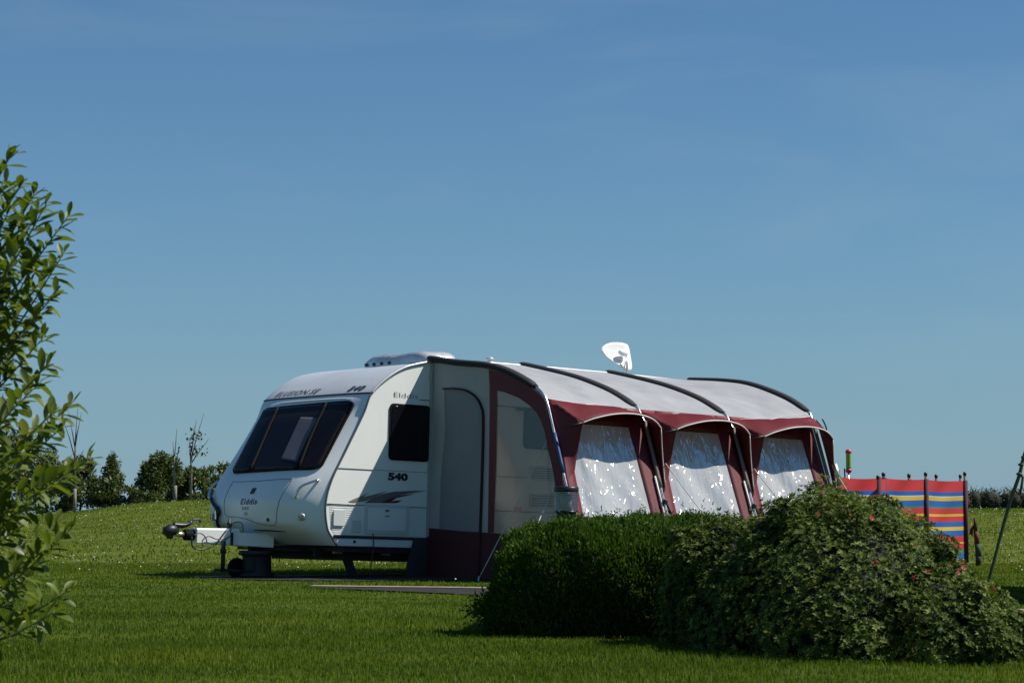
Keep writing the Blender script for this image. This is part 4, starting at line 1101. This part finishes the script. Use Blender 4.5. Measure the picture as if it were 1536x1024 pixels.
# clipped hedge -------------------------------------------------------------
hx, hy, ha = .79, 14.75, R(-9)
hedge = empty('clipped_hedge', 'dense clipped dark green hedge in front of the awning, left of the flowering bush', 'hedge', (hx, hy, Hs(hx, hy)))
hl = .83; hd_ = 1.0; ht = .675; ex = 4.4
def hedge_pt(n):
    d = rdir(n); d[:, 2] = np.abs(d[:, 2]) * .9 - .02; d = norm(d)
    a = np.array([hl, hd_, ht])
    q = d / a
    s = (np.abs(q) ** ex).sum(1) ** (-1 / ex)
    p = d * s[:, None]
    nn = norm(np.sign(p) * np.abs(p / a) ** (ex - 1) / a)
    # lumps
    bump = .022 * np.sin(p[:, 0] * 3.1 + p[:, 1] * 4) + .035 * np.sin(p[:, 0] * 8 + 1) * np.sin(p[:, 1] * 7 + p[:, 2] * 6) + .02 * np.sin(p[:, 0] * 17 + p[:, 2] * 13) * np.sin(p[:, 1] * 15)
    # rounded drop at the left end and bulging base
    p = p + nn * bump[:, None]
    p[:, 0] *= 1 + .02 * (1 - p[:, 2] / ht) 
    return p, nn
G = Geo()
n = 76000
p, nn = hedge_pt(n)
k = RS.uniform(size=n) < np.clip(.35 + .4 * np.abs(nn[:, 2]) + .45, 0, 1); p, nn = p[k], nn[k]; n = len(p)
dep = RS.exponential(.035, n); p = p - nn * dep[:, None]
ca, sa = math.cos(ha), math.sin(ha)
def rz_(v): return np.stack([v[:, 0] * ca - v[:, 1] * sa, v[:, 0] * sa + v[:, 1] * ca, v[:, 2]], 1)
p = rz_(p); nn = rz_(nn)
# feathery sprigs: several narrow leaves on each point
for j in range(2):
    ax = norm(nn * .8 + np.array([0, 0, .75]) + rdir(n) * .55); nr = rdir(n)
    nr = norm(nr - ax * (nr * ax).sum(1, keepdims=True))
    sz = RS.uniform(.6, 1.3, n)
    G.add(*leafgeo(p + rdir(n) * .012, ax, nr, .034 * sz, .011 * sz, np.clip(RS.beta(2, 2.5, n), 0, 1)))
# upright shoots on top
ns = 620
q, qn = hedge_pt(ns * 4); q = q[qn[:, 2] > .5][:ns]; ns = len(q)
for j in range(12):
    f = j / 11
    h_ = RS.uniform(.02, .085, ns) if j == 0 else h_
    lean = RS.normal(0, .25, (ns, 3)) if j == 0 else lean
    pp = rz_(q) + np.array([0, 0, 1.]) * (h_ * f)[:, None] + lean * (h_ * f)[:, None] - np.array([0, 0, .01])
    ax = norm(np.array([0, 0, .8]) + rdir(ns)); nr = rdir(ns); nr = norm(nr - ax * (nr * ax).sum(1, keepdims=True))
    G.add(*leafgeo(pp, ax, nr, np.full(ns, .024), np.full(ns, .009), np.clip(RS.beta(3, 2, ns), 0, 1)))
# straggling sprig at the left foot
m_ = 420
c0 = np.array([-.86, -.70, .2]); pp = c0 + RS.normal(0, 1, (m_, 3)) * np.array([.05, .07, .045]) - np.array([0, 0, .04]); pp = rz_(pp); pp[:, 2] = np.maximum(pp[:, 2], .02)
ax = norm(rdir(m_) + np.array([-.8, -.2, .3])); nr = rdir(m_); nr = norm(nr - ax * (nr * ax).sum(1, keepdims=True))
G.add(*leafgeo(pp, ax, nr, np.full(m_, .04), np.full(m_, .012), RS.uniform(0, .7, m_)))
G.build('hedge_foliage', M['hedgeleaf'], hedge)
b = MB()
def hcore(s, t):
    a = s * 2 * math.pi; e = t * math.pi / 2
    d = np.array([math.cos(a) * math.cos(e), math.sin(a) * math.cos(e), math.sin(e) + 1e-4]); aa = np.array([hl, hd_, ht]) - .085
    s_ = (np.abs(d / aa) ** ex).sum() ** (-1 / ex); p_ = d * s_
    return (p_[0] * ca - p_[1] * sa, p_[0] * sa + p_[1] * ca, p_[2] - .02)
b.grid(hcore, 60, 16); b.build('hedge_shade_core', pbr('hedge shade core', (.018, .026, .010), .9, var=.5, scale=22, bump=1, bscale=60), hedge)  # solid dark core, the shade inside the foliage put into its colour

# flowering bush --------------------------------------------------------------
bush = empty('flowering_bush', 'sprawling leafy bush dotted with orange red flowers, right of the clipped hedge', 'bush', (1.9, 12.4, 0))
def bl(px, Y, z, rx, ry, rz): return ((px - 768) / 3400 * Y - 1.9, Y - 12.4, z, rx, ry, rz)
LB = [bl(1268, 12.5, .0, .74, 1.12, .84), bl(1240, 12.7, .10, .60, .80, .80), bl(1110, 13.2, .20, .42, .50, .54), bl(1060, 13.3, .20, .30, .40, .50), bl(1395, 12.0, .0, .44, .85, .50), bl(1455, 11.8, .0, .33, .60, .33), bl(1508, 11.7, .0, .23, .45, .20), bl(1150, 12.7, .0, .45, .55, .56)]
for k in range(44):
    l = LB[random.randrange(8)]; a = random.uniform(0, 6.28); e = random.uniform(.05, 1.25)
    r = random.uniform(.06, .13)
    LB.append((l[0] + l[3] * .97 * math.cos(a) * math.cos(e), l[1] - abs(l[4] * .97 * math.sin(a) * math.cos(e)), max(.05, l[2] + l[5] * .95 * math.sin(e)), r, r, r * random.uniform(.8, 1.1)))
nros = 17000
P_, Q_ = ell_samples(LB, nros, .20, inner=.86, gz=lambda x, y: np.full(len(x), .01))
G = Geo()
axr = norm(Q_ * 1.1 + np.array([0, 0, .5]) + rdir(nros) * .6)
s1 = norm(np.cross(axr, rdir(nros))); s2 = np.cross(axr, s1)
size = RS.uniform(.6, 1.4, nros); rr = np.clip(RS.beta(2, 2, nros) + .16 * np.sin(P_[:, 0] * 7 + 2) * np.sin(P_[:, 2] * 9 + P_[:, 1] * 5), 0, 1)
for j in range(6):
    a = j * 1.047 + RS.uniform(-.3, .3, nros)
    d = s1 * np.cos(a)[:, None] + s2 * np.sin(a)[:, None]
    tilt = RS.uniform(.25, .9, nros)[:, None]
    ax = norm(d + axr * tilt); nr = norm(axr - ax * (axr * ax).sum(1, keepdims=True))
    G.add(*leafgeo(P_ + d * .002, ax, nr, .024 * size, .0108 * size, np.clip(rr + RS.normal(0, .12, nros), 0, 1), fold=.15))
# long shoots standing out of the outline
shoots = [(1052, 772, 12.9), (1078, 771, 12.9), (1102, 764, 12.9), (1128, 766, 12.9), (1196, 732, 12.7), (1206, 737, 12.6), (1232, 733, 12.7), (1255, 730, 12.8), (1272, 735, 12.7), (1290, 738, 12.6), (1318, 742, 12.6), (1352, 760, 12.4), (1345, 752, 12.3), (1388, 793, 12.2), (1420, 822, 12.0), (1450, 850, 11.9), (1495, 903, 11.8), (1514, 935, 11.7), (1160, 752, 12.8), (1176, 748, 12.7), (1215, 728, 12.7), (1305, 745, 12.4)]
tw = MB()
for (px, py, Y) in shoots:
    tip = np.array(at(px, py, Y)) - np.array([1.9, 12.4, 0]); L_ = random.uniform(.10, .2)
    base = tip - np.array([random.uniform(-.05, .05), random.uniform(-.02, .05), L_])
    MB().tube([base, (base + tip) / 2 + np.array([.008, 0, 0]), tip], [.003, .0025, .001], 5).build('shoot', M['twig'], bush)
    nn_ = 34
    f = RS.uniform(0, 1.02, nn_); pp = base + (tip - base) * f[:, None]
    ax = norm(rdir(nn_) * np.array([1, 1, .4]) + np.array([0, 0, .45])); nr = norm(np.array([[0, 0, 1.]]) - ax * ax[:, 2:3])
    G.add(*leafgeo(pp, ax, nr, RS.uniform(.018, .032, nn_), RS.uniform(.009, .014, nn_), RS.beta(2.5, 2, nn_)))
G.build('bush_foliage', M['bushleaf'], bush)
core(LB, 'bush_shade_core', pbr('bush shade core', (.012, .017, .006), .9, var=.5, scale=22, bump=1, bscale=60), bush, .80)  # filled cores added to block light, coloured as the bush's shaded inside
def flower(px, py, Y, r, mat):
    c = np.array(at(px, py, Y)) - np.array([1.9, 12.4, 0]); ax = norm(np.array([random.uniform(-.5, .5), -1, random.uniform(-.1, .7)]))
    s1 = norm(np.cross(ax, np.array([0, .1, 1.]))); s2 = np.cross(ax, s1)
    b = MB()
    for j in range(5):
        a = j * 1.2566 + random.uniform(0, .3); d = s1 * math.cos(a) + s2 * math.sin(a); e = -s1 * math.sin(a) + s2 * math.cos(a)
        b.add([c, c + d * r * .6 + e * r * .42 + ax * .003, c + d * r + ax * .006, c + d * r * .6 - e * r * .42 + ax * .003], [(0, 1, 2, 3)], True)
    b.lathe(tuple(c), [(0, 0), (.004, .001), (.003, .005), (0, .006)], tuple(ax), 8)
    b.build('flower', mat, bush)
for q in [(1306, 777, 11.75), (1311, 843, 11.25), (1367, 865, 11.2), (1389, 856, 11.25), (1408, 805, 11.6), (1436, 853, 11.45), (1442, 851, 11.45), (1485, 882, 11.55), (1225, 769, 11.9), (1434, 858, 11.4)]:
    flower(*q, random.uniform(.010, .016), M['flower2'] if q[0] in (1436, 1434, 1442) else M['flower'])

# willow at the left edge ------------------------------------------------------
WY = 7.0
wil = empty('willow_shrub', 'leafy green willow shrub reaching in from the left edge, close to the camera', 'shrub', (at(-190, 770, WY).x, WY, Hs(-2, WY)))
wo = np.array(wil.location)
branches = [  # tip px, py, dY, start px, py
    (12, 226, .1, -120, 420), (28, 272, -.1, -110, 430), (48, 285, .05, -90, 470), (66, 300, .0, -60, 450), (98, 322, .05, -70, 520), (92, 378, -.1, -70, 560), (74, 395, .2, -80, 560), (80, 440, -.1, -100, 600), (62, 470, .1, -110, 600), (64, 505, .0, -110, 640),
    (72, 545, -.15, -110, 690), (58, 575, .2, -110, 700), (108, 604, .05, -90, 740), (95, 640, -.1, -110, 760), (136, 686, .0, -80, 800), (112, 702, .2, -90, 800), (70, 720, -.2, -110, 800), (50, 660, .25, -120, 800), (112, 790, .05, -70, 900), (90, 812, -.1, -80, 900), (110, 882, .0, -70, 930), (60, 850, .2, -90, 950), (88, 915, -.1, -80, 950), (20, 938, .1, -90, 960),
    (30, 330, .3, -100, 500), (20, 380, -.25, -110, 540), (40, 430, .3, -100, 580), (20, 520, .35, -110, 650), (30, 600, -.3, -110, 720), (15, 700, .35, -110, 820), (40, 760, .3, -100, 860), (0, 640, -.3, -130, 760), (5, 460, .1, -120, 600), (10, 560, .0, -120, 690), (15, 800, -.25, -110, 900), (10, 310, .0, -110, 480), (2, 275, .1, -120, 430)]
branches += [(px - random.uniform(10, 34), py + random.uniform(-16, 16), random.choice((-.3, .3)), sx - 10, sy + 10) for k_, (px, py, dY, sx, sy) in enumerate(branches) if px > 30 and k_ % 3 == 0]
G = Geo(); stems = MB()
tr_base = np.array(at(-190, 770, WY)) * np.array([1, 1, 0]) + np.array([0, 0, Hs(-2, WY)]) - wo
for (px, py, dY, sx, sy) in branches:
    tip = np.array(at(px, py, WY + dY)) - wo; sta = np.array(at(sx, sy, WY + dY * .3)) - wo
    L_ = np.linalg.norm(tip - sta)
    c1 = sta * .6 + tip * .4 + np.array([.02, 0, -.03 + random.uniform(-.03, .02)])
    pts = catmull([sta, c1, tip], 10)
    stems.tube(pts, list(np.linspace(.006, .0016, len(pts))), 5)
    # leaves alternate along, clustered at the tip
    nl = int(L_ / .0105)
    pa = np.array(pts)
    for i in range(nl):
        f = 1 - (i / nl) ** 1.08
        q = f * (len(pts) - 1); j = min(int(q), len(pts) - 2); pos = pa[j] + (pa[j + 1] - pa[j]) * (q - j); t = norm((pa[j + 1] - pa[j])[None])[0]
        a = i * 2.4 + random.uniform(-.4, .4)
        s1 = norm(np.cross(t, np.array([0, .2, 1.]))[None])[0]; s2 = np.cross(t, s1); d = s1 * math.cos(a) + s2 * math.sin(a)
        near = max(0, 1 - (1 - f) / .12)
        ax = t * (.45 + .6 * near) + d * .95 + np.array([.16, 0, .06]) + RS.normal(0, .32, 3)
        ax = ax / np.linalg.norm(ax)
        up = np.array([random.uniform(-.3, .3), random.uniform(-.5, .2), 1.0]); nr = up - ax * ax.dot(up); nr /= np.linalg.norm(nr)
        Lf = random.uniform(.050, .086) * (1 - .35 * near); Wf = Lf * random.uniform(.34, .45)
        sd = np.cross(ax, nr); rv = min(1, max(0, random.betavariate(2, 2) + .25 * near))
        # leaf grid 3 x 7, curved and folded
        sv = []
        cu = random.uniform(-.15, .4); tw_ = random.uniform(-.6, .6)
        for k in range(7):
            x = k / 6; wdt = Wf * .5 * (max(0, math.sin(math.pi * x ** 1.4)) ** .62)
            if k == 0: wdt = .0012
            if k == 6: wdt = .003
            cen = pos + ax * Lf * (x - .0) - nr * Lf * cu * x * x
            s_ = sd * math.cos(tw_ * x) + nr * math.sin(tw_ * x)
            sv += [cen - s_ * wdt + nr * wdt * .35, cen, cen + s_ * wdt + nr * wdt * .35]
        fs = [(k * 3 + m_, k * 3 + m_ + 1, k * 3 + 4 + m_, k * 3 + 3 + m_) for k in range(6) for m_ in range(2)]
        G.add(np.array(sv), np.array(fs), np.full(21, rv))
G.build('willow_foliage', M['willow'], wil, sm=True)
for s_ in ((-80, 460), (-110, 640), (-90, 800), (-80, 930), (-60, 520)):
    e_ = np.array(at(*s_, WY)) - wo
    stems.tube(catmull([tr_base + np.array([0, 0, -.03]), tr_base * .5 + e_ * .5 + np.array([-.08, 0, .05]), e_], 8), list(np.linspace(.022, .006, 17)), 7)
for (px, py, dY, sx, sy) in branches:
    e_ = np.array(at(sx, sy, WY + dY * .3)) - wo
    z_ = max(e_[2] - .35, .05)
    stems.tube(catmull([tr_base + np.array([random.uniform(-.05, .05), random.uniform(-.05, .05), .02]), np.array([e_[0] * .45 - .05, e_[1] * .5, z_ * .6]), e_], 6), list(np.linspace(.012, .006, 13)), 5)
stems.build('willow_stems', M['twig'], wil)

# ------------------------------------------------------------------ trees and hedgerow far behind
def far_tree(name, cat, label, px, Y, hpx, wpx, mat, nleaf=2600, leaf=.13, seed=0, shape='bush', group='young trees on the rise'):
    rs = np.random.RandomState(seed)
    x = (px - 768) / 3400 * Y; z = Hs(x, Y); s = Y / 3400
    h = hpx * s; w = wpx * s * .66
    root = empty(name, label, cat, (x, Y, z), group=group)
    L = []
    if shape == 'cone':
        for k in range(11):
            f = k / 10; r = w * (1 - f) ** .8 * .62 + .08
            L.append((rs.normal(0, w * .22 * (1 - f)), rs.normal(0, w * .3), h * (.08 + .86 * f), r, r, h * .10))
        for k in range(9):
            f = rs.uniform(0, .6); a = rs.uniform(0, 6.28); r = w * (1 - f) * .38
            L.append((math.cos(a) * w * .62 * (1 - f), math.sin(a) * w * .62, h * (.06 + .8 * f), r, r, h * .10))
    else:
        for k in range(15):
            f = rs.uniform(.05, .82); a = rs.uniform(0, 6.28); q = math.sqrt(max(0, 1 - (f * 1.02) ** 2.2)); rad = rs.uniform(.2, .8) * q
            r = w * rs.uniform(.26, .42)
            L.append((math.cos(a) * w * rad, math.sin(a) * w * rad, h * f, r, r, h * rs.uniform(.11, .17)))
        for k in range(6):
            L.append((rs.uniform(-.6, .6) * w, rs.uniform(-.4, .4) * w, h * rs.uniform(.65, .9), w * .16, w * .16, h * .12))
    global RS; nleaf = int(nleaf * 2.2)
    keep = RS; RS = rs
    P, Q = ell_samples(L, nleaf, 1.3, inner=.25, gz=lambda a, c: np.full(len(a), .02))
    G = Geo(); G.add(*leaves_on(P, Q, np.full(nleaf, leaf), np.full(nleaf, leaf * .55), .35, .9))
    # twig leaders poking out
    m_ = 16
    for k in range(m_):
        i = rs.randint(len(P)); 
        if P[i][2] < h * .35: continue
        n_ = 9; d = norm((Q[i] * .6 + np.array([0, 0, 1.0]) + rs.normal(0, .25, 3))[None])[0]
        pp = P[i] + d * np.linspace(0, h * .13, n_)[:, None] + rs.normal(0, .03, (n_, 3))
        G.add(*leaves_on(pp, np.repeat(d[None], n_, 0), np.full(n_, leaf * .9), np.full(n_, leaf * .45), .3, 1.1))
    G.build('crown', mat, root); RS = keep
    b = MB(); b.tube([(0, 0, -.05), (.02, 0, h * .3), (0, .01, h * .86)], [.05, .035, .01], 7)
    for k in range(12):
        l = L[rs.randint(len(L))]; zz = max(.05, l[2] * rs.uniform(.3, .7)); b.tube([(0, 0, zz), (l[0] * .5, l[1] * .5, (zz + l[2]) * .52), (l[0], l[1], l[2])], [.02, .014, .006], 5)
    b.build('trunk', M['bark'], root)
T = far_tree
T('young_tree', 'tree', 'tall dark green young tree behind the willow twigs, at the far left edge', 10, 88, 135, 110, M['treeleaf'], 3600, .14, 1)
T('young_tree', 'tree', 'dark bushy young tree just left of the pale tree stake', 62, 90, 112, 80, M['treeleaf'], 3000, .14, 2)
T('young_tree', 'tree', 'rounded dark green young tree right behind the pale tree stake', 122, 86, 82, 74, M['treeleaf'], 3000, .13, 3)
T('pointed_tree', 'tree', 'pointed young tree at the right end of the left clump', 168, 84, 82, 62, M['treeleaf'], 2600, .125, 4, 'cone')
T('young_tree', 'tree', 'low dim shrub in the gap between the two clumps of trees', 203, 95, 34, 40, M['treeleaf'], 900, .13, 5)
T('pointed_tree', 'tree', 'brighter green upright tree at the left of the right clump', 240, 84, 78, 68, M['treeleaf2'], 3200, .125, 6, 'bush')
T('young_tree', 'tree', 'small rounded tree behind the white birch sapling, beside the caravan nose', 291, 86, 55, 62, M['treeleaf2'], 2600, .12, 7)
T('young_tree', 'tree', 'low bushy tree half hidden behind the caravan front', 330, 90, 60, 50, M['treeleaf2'], 1600, .13, 8)
T('young_tree', 'tree', 'low dark bush between the two saplings of the right clump', 266, 90, 52, 50, M['treeleaf'], 1800, .13, 9)
def sapling(px, Y, hpx, label, trunk_mat, twigs, leafy, stake=0):
    x = (px - 768) / 3400 * Y; z = Hs(x, Y); s = Y / 3400; h = hpx * s
    root = empty('bare_sapling', label, 'sapling', (x, Y, z), group='thin bare saplings on the rise')
    b = MB(); b.tube([(0, 0, -.05), (.01, 0, h * .4), (.0, 0, h * .62)], [.05, .04, .026], 7); b.build('trunk', trunk_mat, root)
    b = MB()
    for (f0, dx, f1) in twigs: b.tube([(0, 0, h * f0), (dx * s * .35, 0, h * (f0 * .6 + f1 * .4)), (dx * s, random.uniform(-.2, .2), h * f1)], [.024, .016, .007], 5)
    b.build('twigs', M['bark'], root)
    if leafy:
        pp = np.array([(dx * s * random.uniform(.2, .9) + random.uniform(-.12, .12), random.uniform(-.1, .1), h * random.uniform(.5, .8)) for _ in range(leafy) for dx in [random.choice(twigs)[1]]])
        g = Geo(); g.add(*leaves_on(pp, rdir(len(pp)), np.full(len(pp), .14), np.full(len(pp), .08))); g.build('leaves', M['drytwig'], root)
    if stake:
        so = MB().tube([(stake * s, -.15, -.05), (stake * s, -.15, h * .22)], .06, 7).build('stake', M['palebark'], root)
sapling(113, 80, 160, 'bare grey sapling tied to a short stake in front of the left clump', M['bark'], [(.55, 2, 1.0), (.6, 9, .93), (.6, -12, .95), (.5, -24, .97), (.62, 5, .85)], 0, 2)
sapling(262, 78, 110, 'thin bare sapling with twin leaders, left one in front of the right clump', M['palebark'], [(.5, 3, 1.0), (.5, -2, .82), (.35, 8, .6), (.4, 6, .72)], 10, 3)
sapling(287, 78, 132, 'white stemmed birch sapling with long bare leaders, right one by the caravan nose', M['palebark'], [(.45, 18, 1.0), (.4, 4, .85), (.42, 27, .70), (.5, 8, .92), (.35, -3, .7)], 70)

# far hedgerow on the right
hr = empty('hedgerow', 'dark scrubby hedgerow along the far edge of the field, at right', 'hedge', (18, 98, Hs(18, 98)))
hz = Hs(18, 98); L = []
rs = np.random.RandomState(3)
for k in range(70):
    x = -8 + k * .26 + rs.normal(0, .1)
    L.append((x, rs.normal(0, .35), .32 + rs.uniform(-.05, .1), .42, .5, rs.uniform(.42, .62) + (.12 if k > 58 else 0)))
P, Q = ell_samples(L, 13000, .4, inner=.6, gz=lambda a, c: np.full(len(a), -.1))
G = Geo(); G.add(*leaves_on(P, Q, np.full(len(P), .10), np.full(len(P), .05), .5, .9)); G.build('foliage', M['drytwig'], hr)
core(L, 'hedgerow_mass', pbr('hedgerow inner', (.018, .019, .011), .9, var=.5, scale=8), hr, .78)
b = MB()
for k in range(300):
    l = L[rs.randint(len(L))]; x = l[0] + rs.normal(0, .2); z = l[2] + l[5] * .8
    b.tube([(x, l[1], z - .2), (x + rs.normal(0, .08), l[1], z + .05), (x + rs.normal(0, .18), l[1], z + rs.uniform(.15, .32))], [.012, .009, .005], 4)
tag(b.build('twigs', M['bark'], hr), kind='stuff')

# ------------------------------------------------------------------ sky, sun, camera
EL, AZ = R(52.5), Vector((1.0, .03))
w = bpy.data.worlds.new('World'); sc.world = w; w.use_nodes = True
n = w.node_tree; n.nodes.clear()
sky = n.nodes.new('ShaderNodeTexSky'); sky.sky_type = 'NISHITA'; sky.sun_disc = False
sky.sun_elevation = EL; sky.sun_rotation = math.atan2(AZ.x, AZ.y)
sky.altitude = 50; sky.air_density = 1.0; sky.dust_density = .25; sky.ozone_density = 4.0
tc = n.nodes.new('ShaderNodeTexCoord'); mp = n.nodes.new('ShaderNodeMapping'); mp.inputs['Scale'].default_value = (2.2, 2.2, 11); mp.inputs['Rotation'].default_value = (0, R(-18), 0)
no = n.nodes.new('ShaderNodeTexNoise'); no.inputs['Scale'].default_value = 2.2; no.inputs['Detail'].default_value = 6; no.inputs['Roughness'].default_value = .55; no.inputs['Distortion'].default_value = .5
cr = n.nodes.new('ShaderNodeMapRange'); cr.inputs['From Min'].default_value = .50; cr.inputs['From Max'].default_value = .82; cr.inputs['To Max'].default_value = .17
mx = n.nodes.new('ShaderNodeMixRGB'); mx.inputs['Color2'].default_value = (5.0, 6.6, 7.6, 1)
hs = n.nodes.new('ShaderNodeHueSaturation'); hs.inputs['Saturation'].default_value = 1.0; hs.inputs['Value'].default_value = 1.0
tint = n.nodes.new('ShaderNodeMixRGB'); tint.blend_type = 'MULTIPLY'; tint.inputs['Fac'].default_value = 1; tint.inputs['Color2'].default_value = (.57, .93, 1.15, 1)
bg = n.nodes.new('ShaderNodeBackground'); bg.inputs['Strength'].default_value = .056
ou = n.nodes.new('ShaderNodeOutputWorld')
n.links.new(tc.outputs['Generated'], mp.inputs['Vector']); n.links.new(mp.outputs['Vector'], no.inputs['Vector']); n.links.new(no.outputs['Fac'], cr.inputs['Value'])
n.links.new(sky.outputs['Color'], hs.inputs['Color']); n.links.new(hs.outputs['Color'], tint.inputs['Color1']); 
sp = n.nodes.new('ShaderNodeSeparateXYZ'); n.links.new(tc.outputs['Generated'], sp.inputs[0])
m1 = n.nodes.new('ShaderNodeMath'); m1.operation = 'MULTIPLY'; m1.inputs[1].default_value = -9.0; n.links.new(sp.outputs['Z'], m1.inputs[0])
m2 = n.nodes.new('ShaderNodeMath'); m2.operation = 'EXPONENT'; n.links.new(m1.outputs[0], m2.inputs[0])
m3 = n.nodes.new('ShaderNodeMath'); m3.operation = 'MULTIPLY'; m3.inputs[1].default_value = .85; m3.use_clamp = True; n.links.new(m2.outputs[0], m3.inputs[0])
hz_ = n.nodes.new('ShaderNodeMixRGB'); hz_.inputs['Color2'].default_value = (.248 / .07, .376 / .07, .478 / .07, 1)
n.links.new(m3.outputs[0], hz_.inputs['Fac']); n.links.new(tint.outputs['Color'], hz_.inputs['Color1'])
n.links.new(hz_.outputs['Color'], mx.inputs['Color1'])
n.links.new(cr.outputs['Result'], mx.inputs['Fac']); n.links.new(mx.outputs['Color'], bg.inputs['Color']); n.links.new(bg.outputs[0], ou.inputs['Surface'])

sl = bpy.data.lights.new('sun', 'SUN'); sl.energy = 5.0; sl.angle = R(.55); sl.color = (1.0, .95, .87)
so = bpy.data.objects.new('sun', sl); C.objects.link(so)
a2 = AZ.normalized(); sdv = Vector((a2.x * math.cos(EL), a2.y * math.cos(EL), math.sin(EL)))
so.rotation_euler = sdv.to_track_quat('Z', 'Y').to_euler(); so.location = (20, 10, 30)

F = 3400
cd = bpy.data.cameras.new('camera'); cam = bpy.data.objects.new('camera', cd); C.objects.link(cam)
cam.location = (0, 0, .75); cam.rotation_euler = (math.pi / 2 + math.atan((770 - 512) / F), 0, 0)
cd.sensor_fit = 'HORIZONTAL'; cd.sensor_width = 22.2; cd.lens = 22.2 * F / 1536
cd.clip_start = .1; cd.clip_end = 6000
cd.dof.use_dof = True; cd.dof.focus_distance = 24; cd.dof.aperture_fstop = 8
sc.camera = cam
sc.view_settings.view_transform = 'Standard'; sc.view_settings.look = 'None'; sc.view_settings.gamma = 1; sc.view_settings.exposure = .33
sc.cycles.transparent_max_bounces = 16; sc.cycles.max_bounces = 8
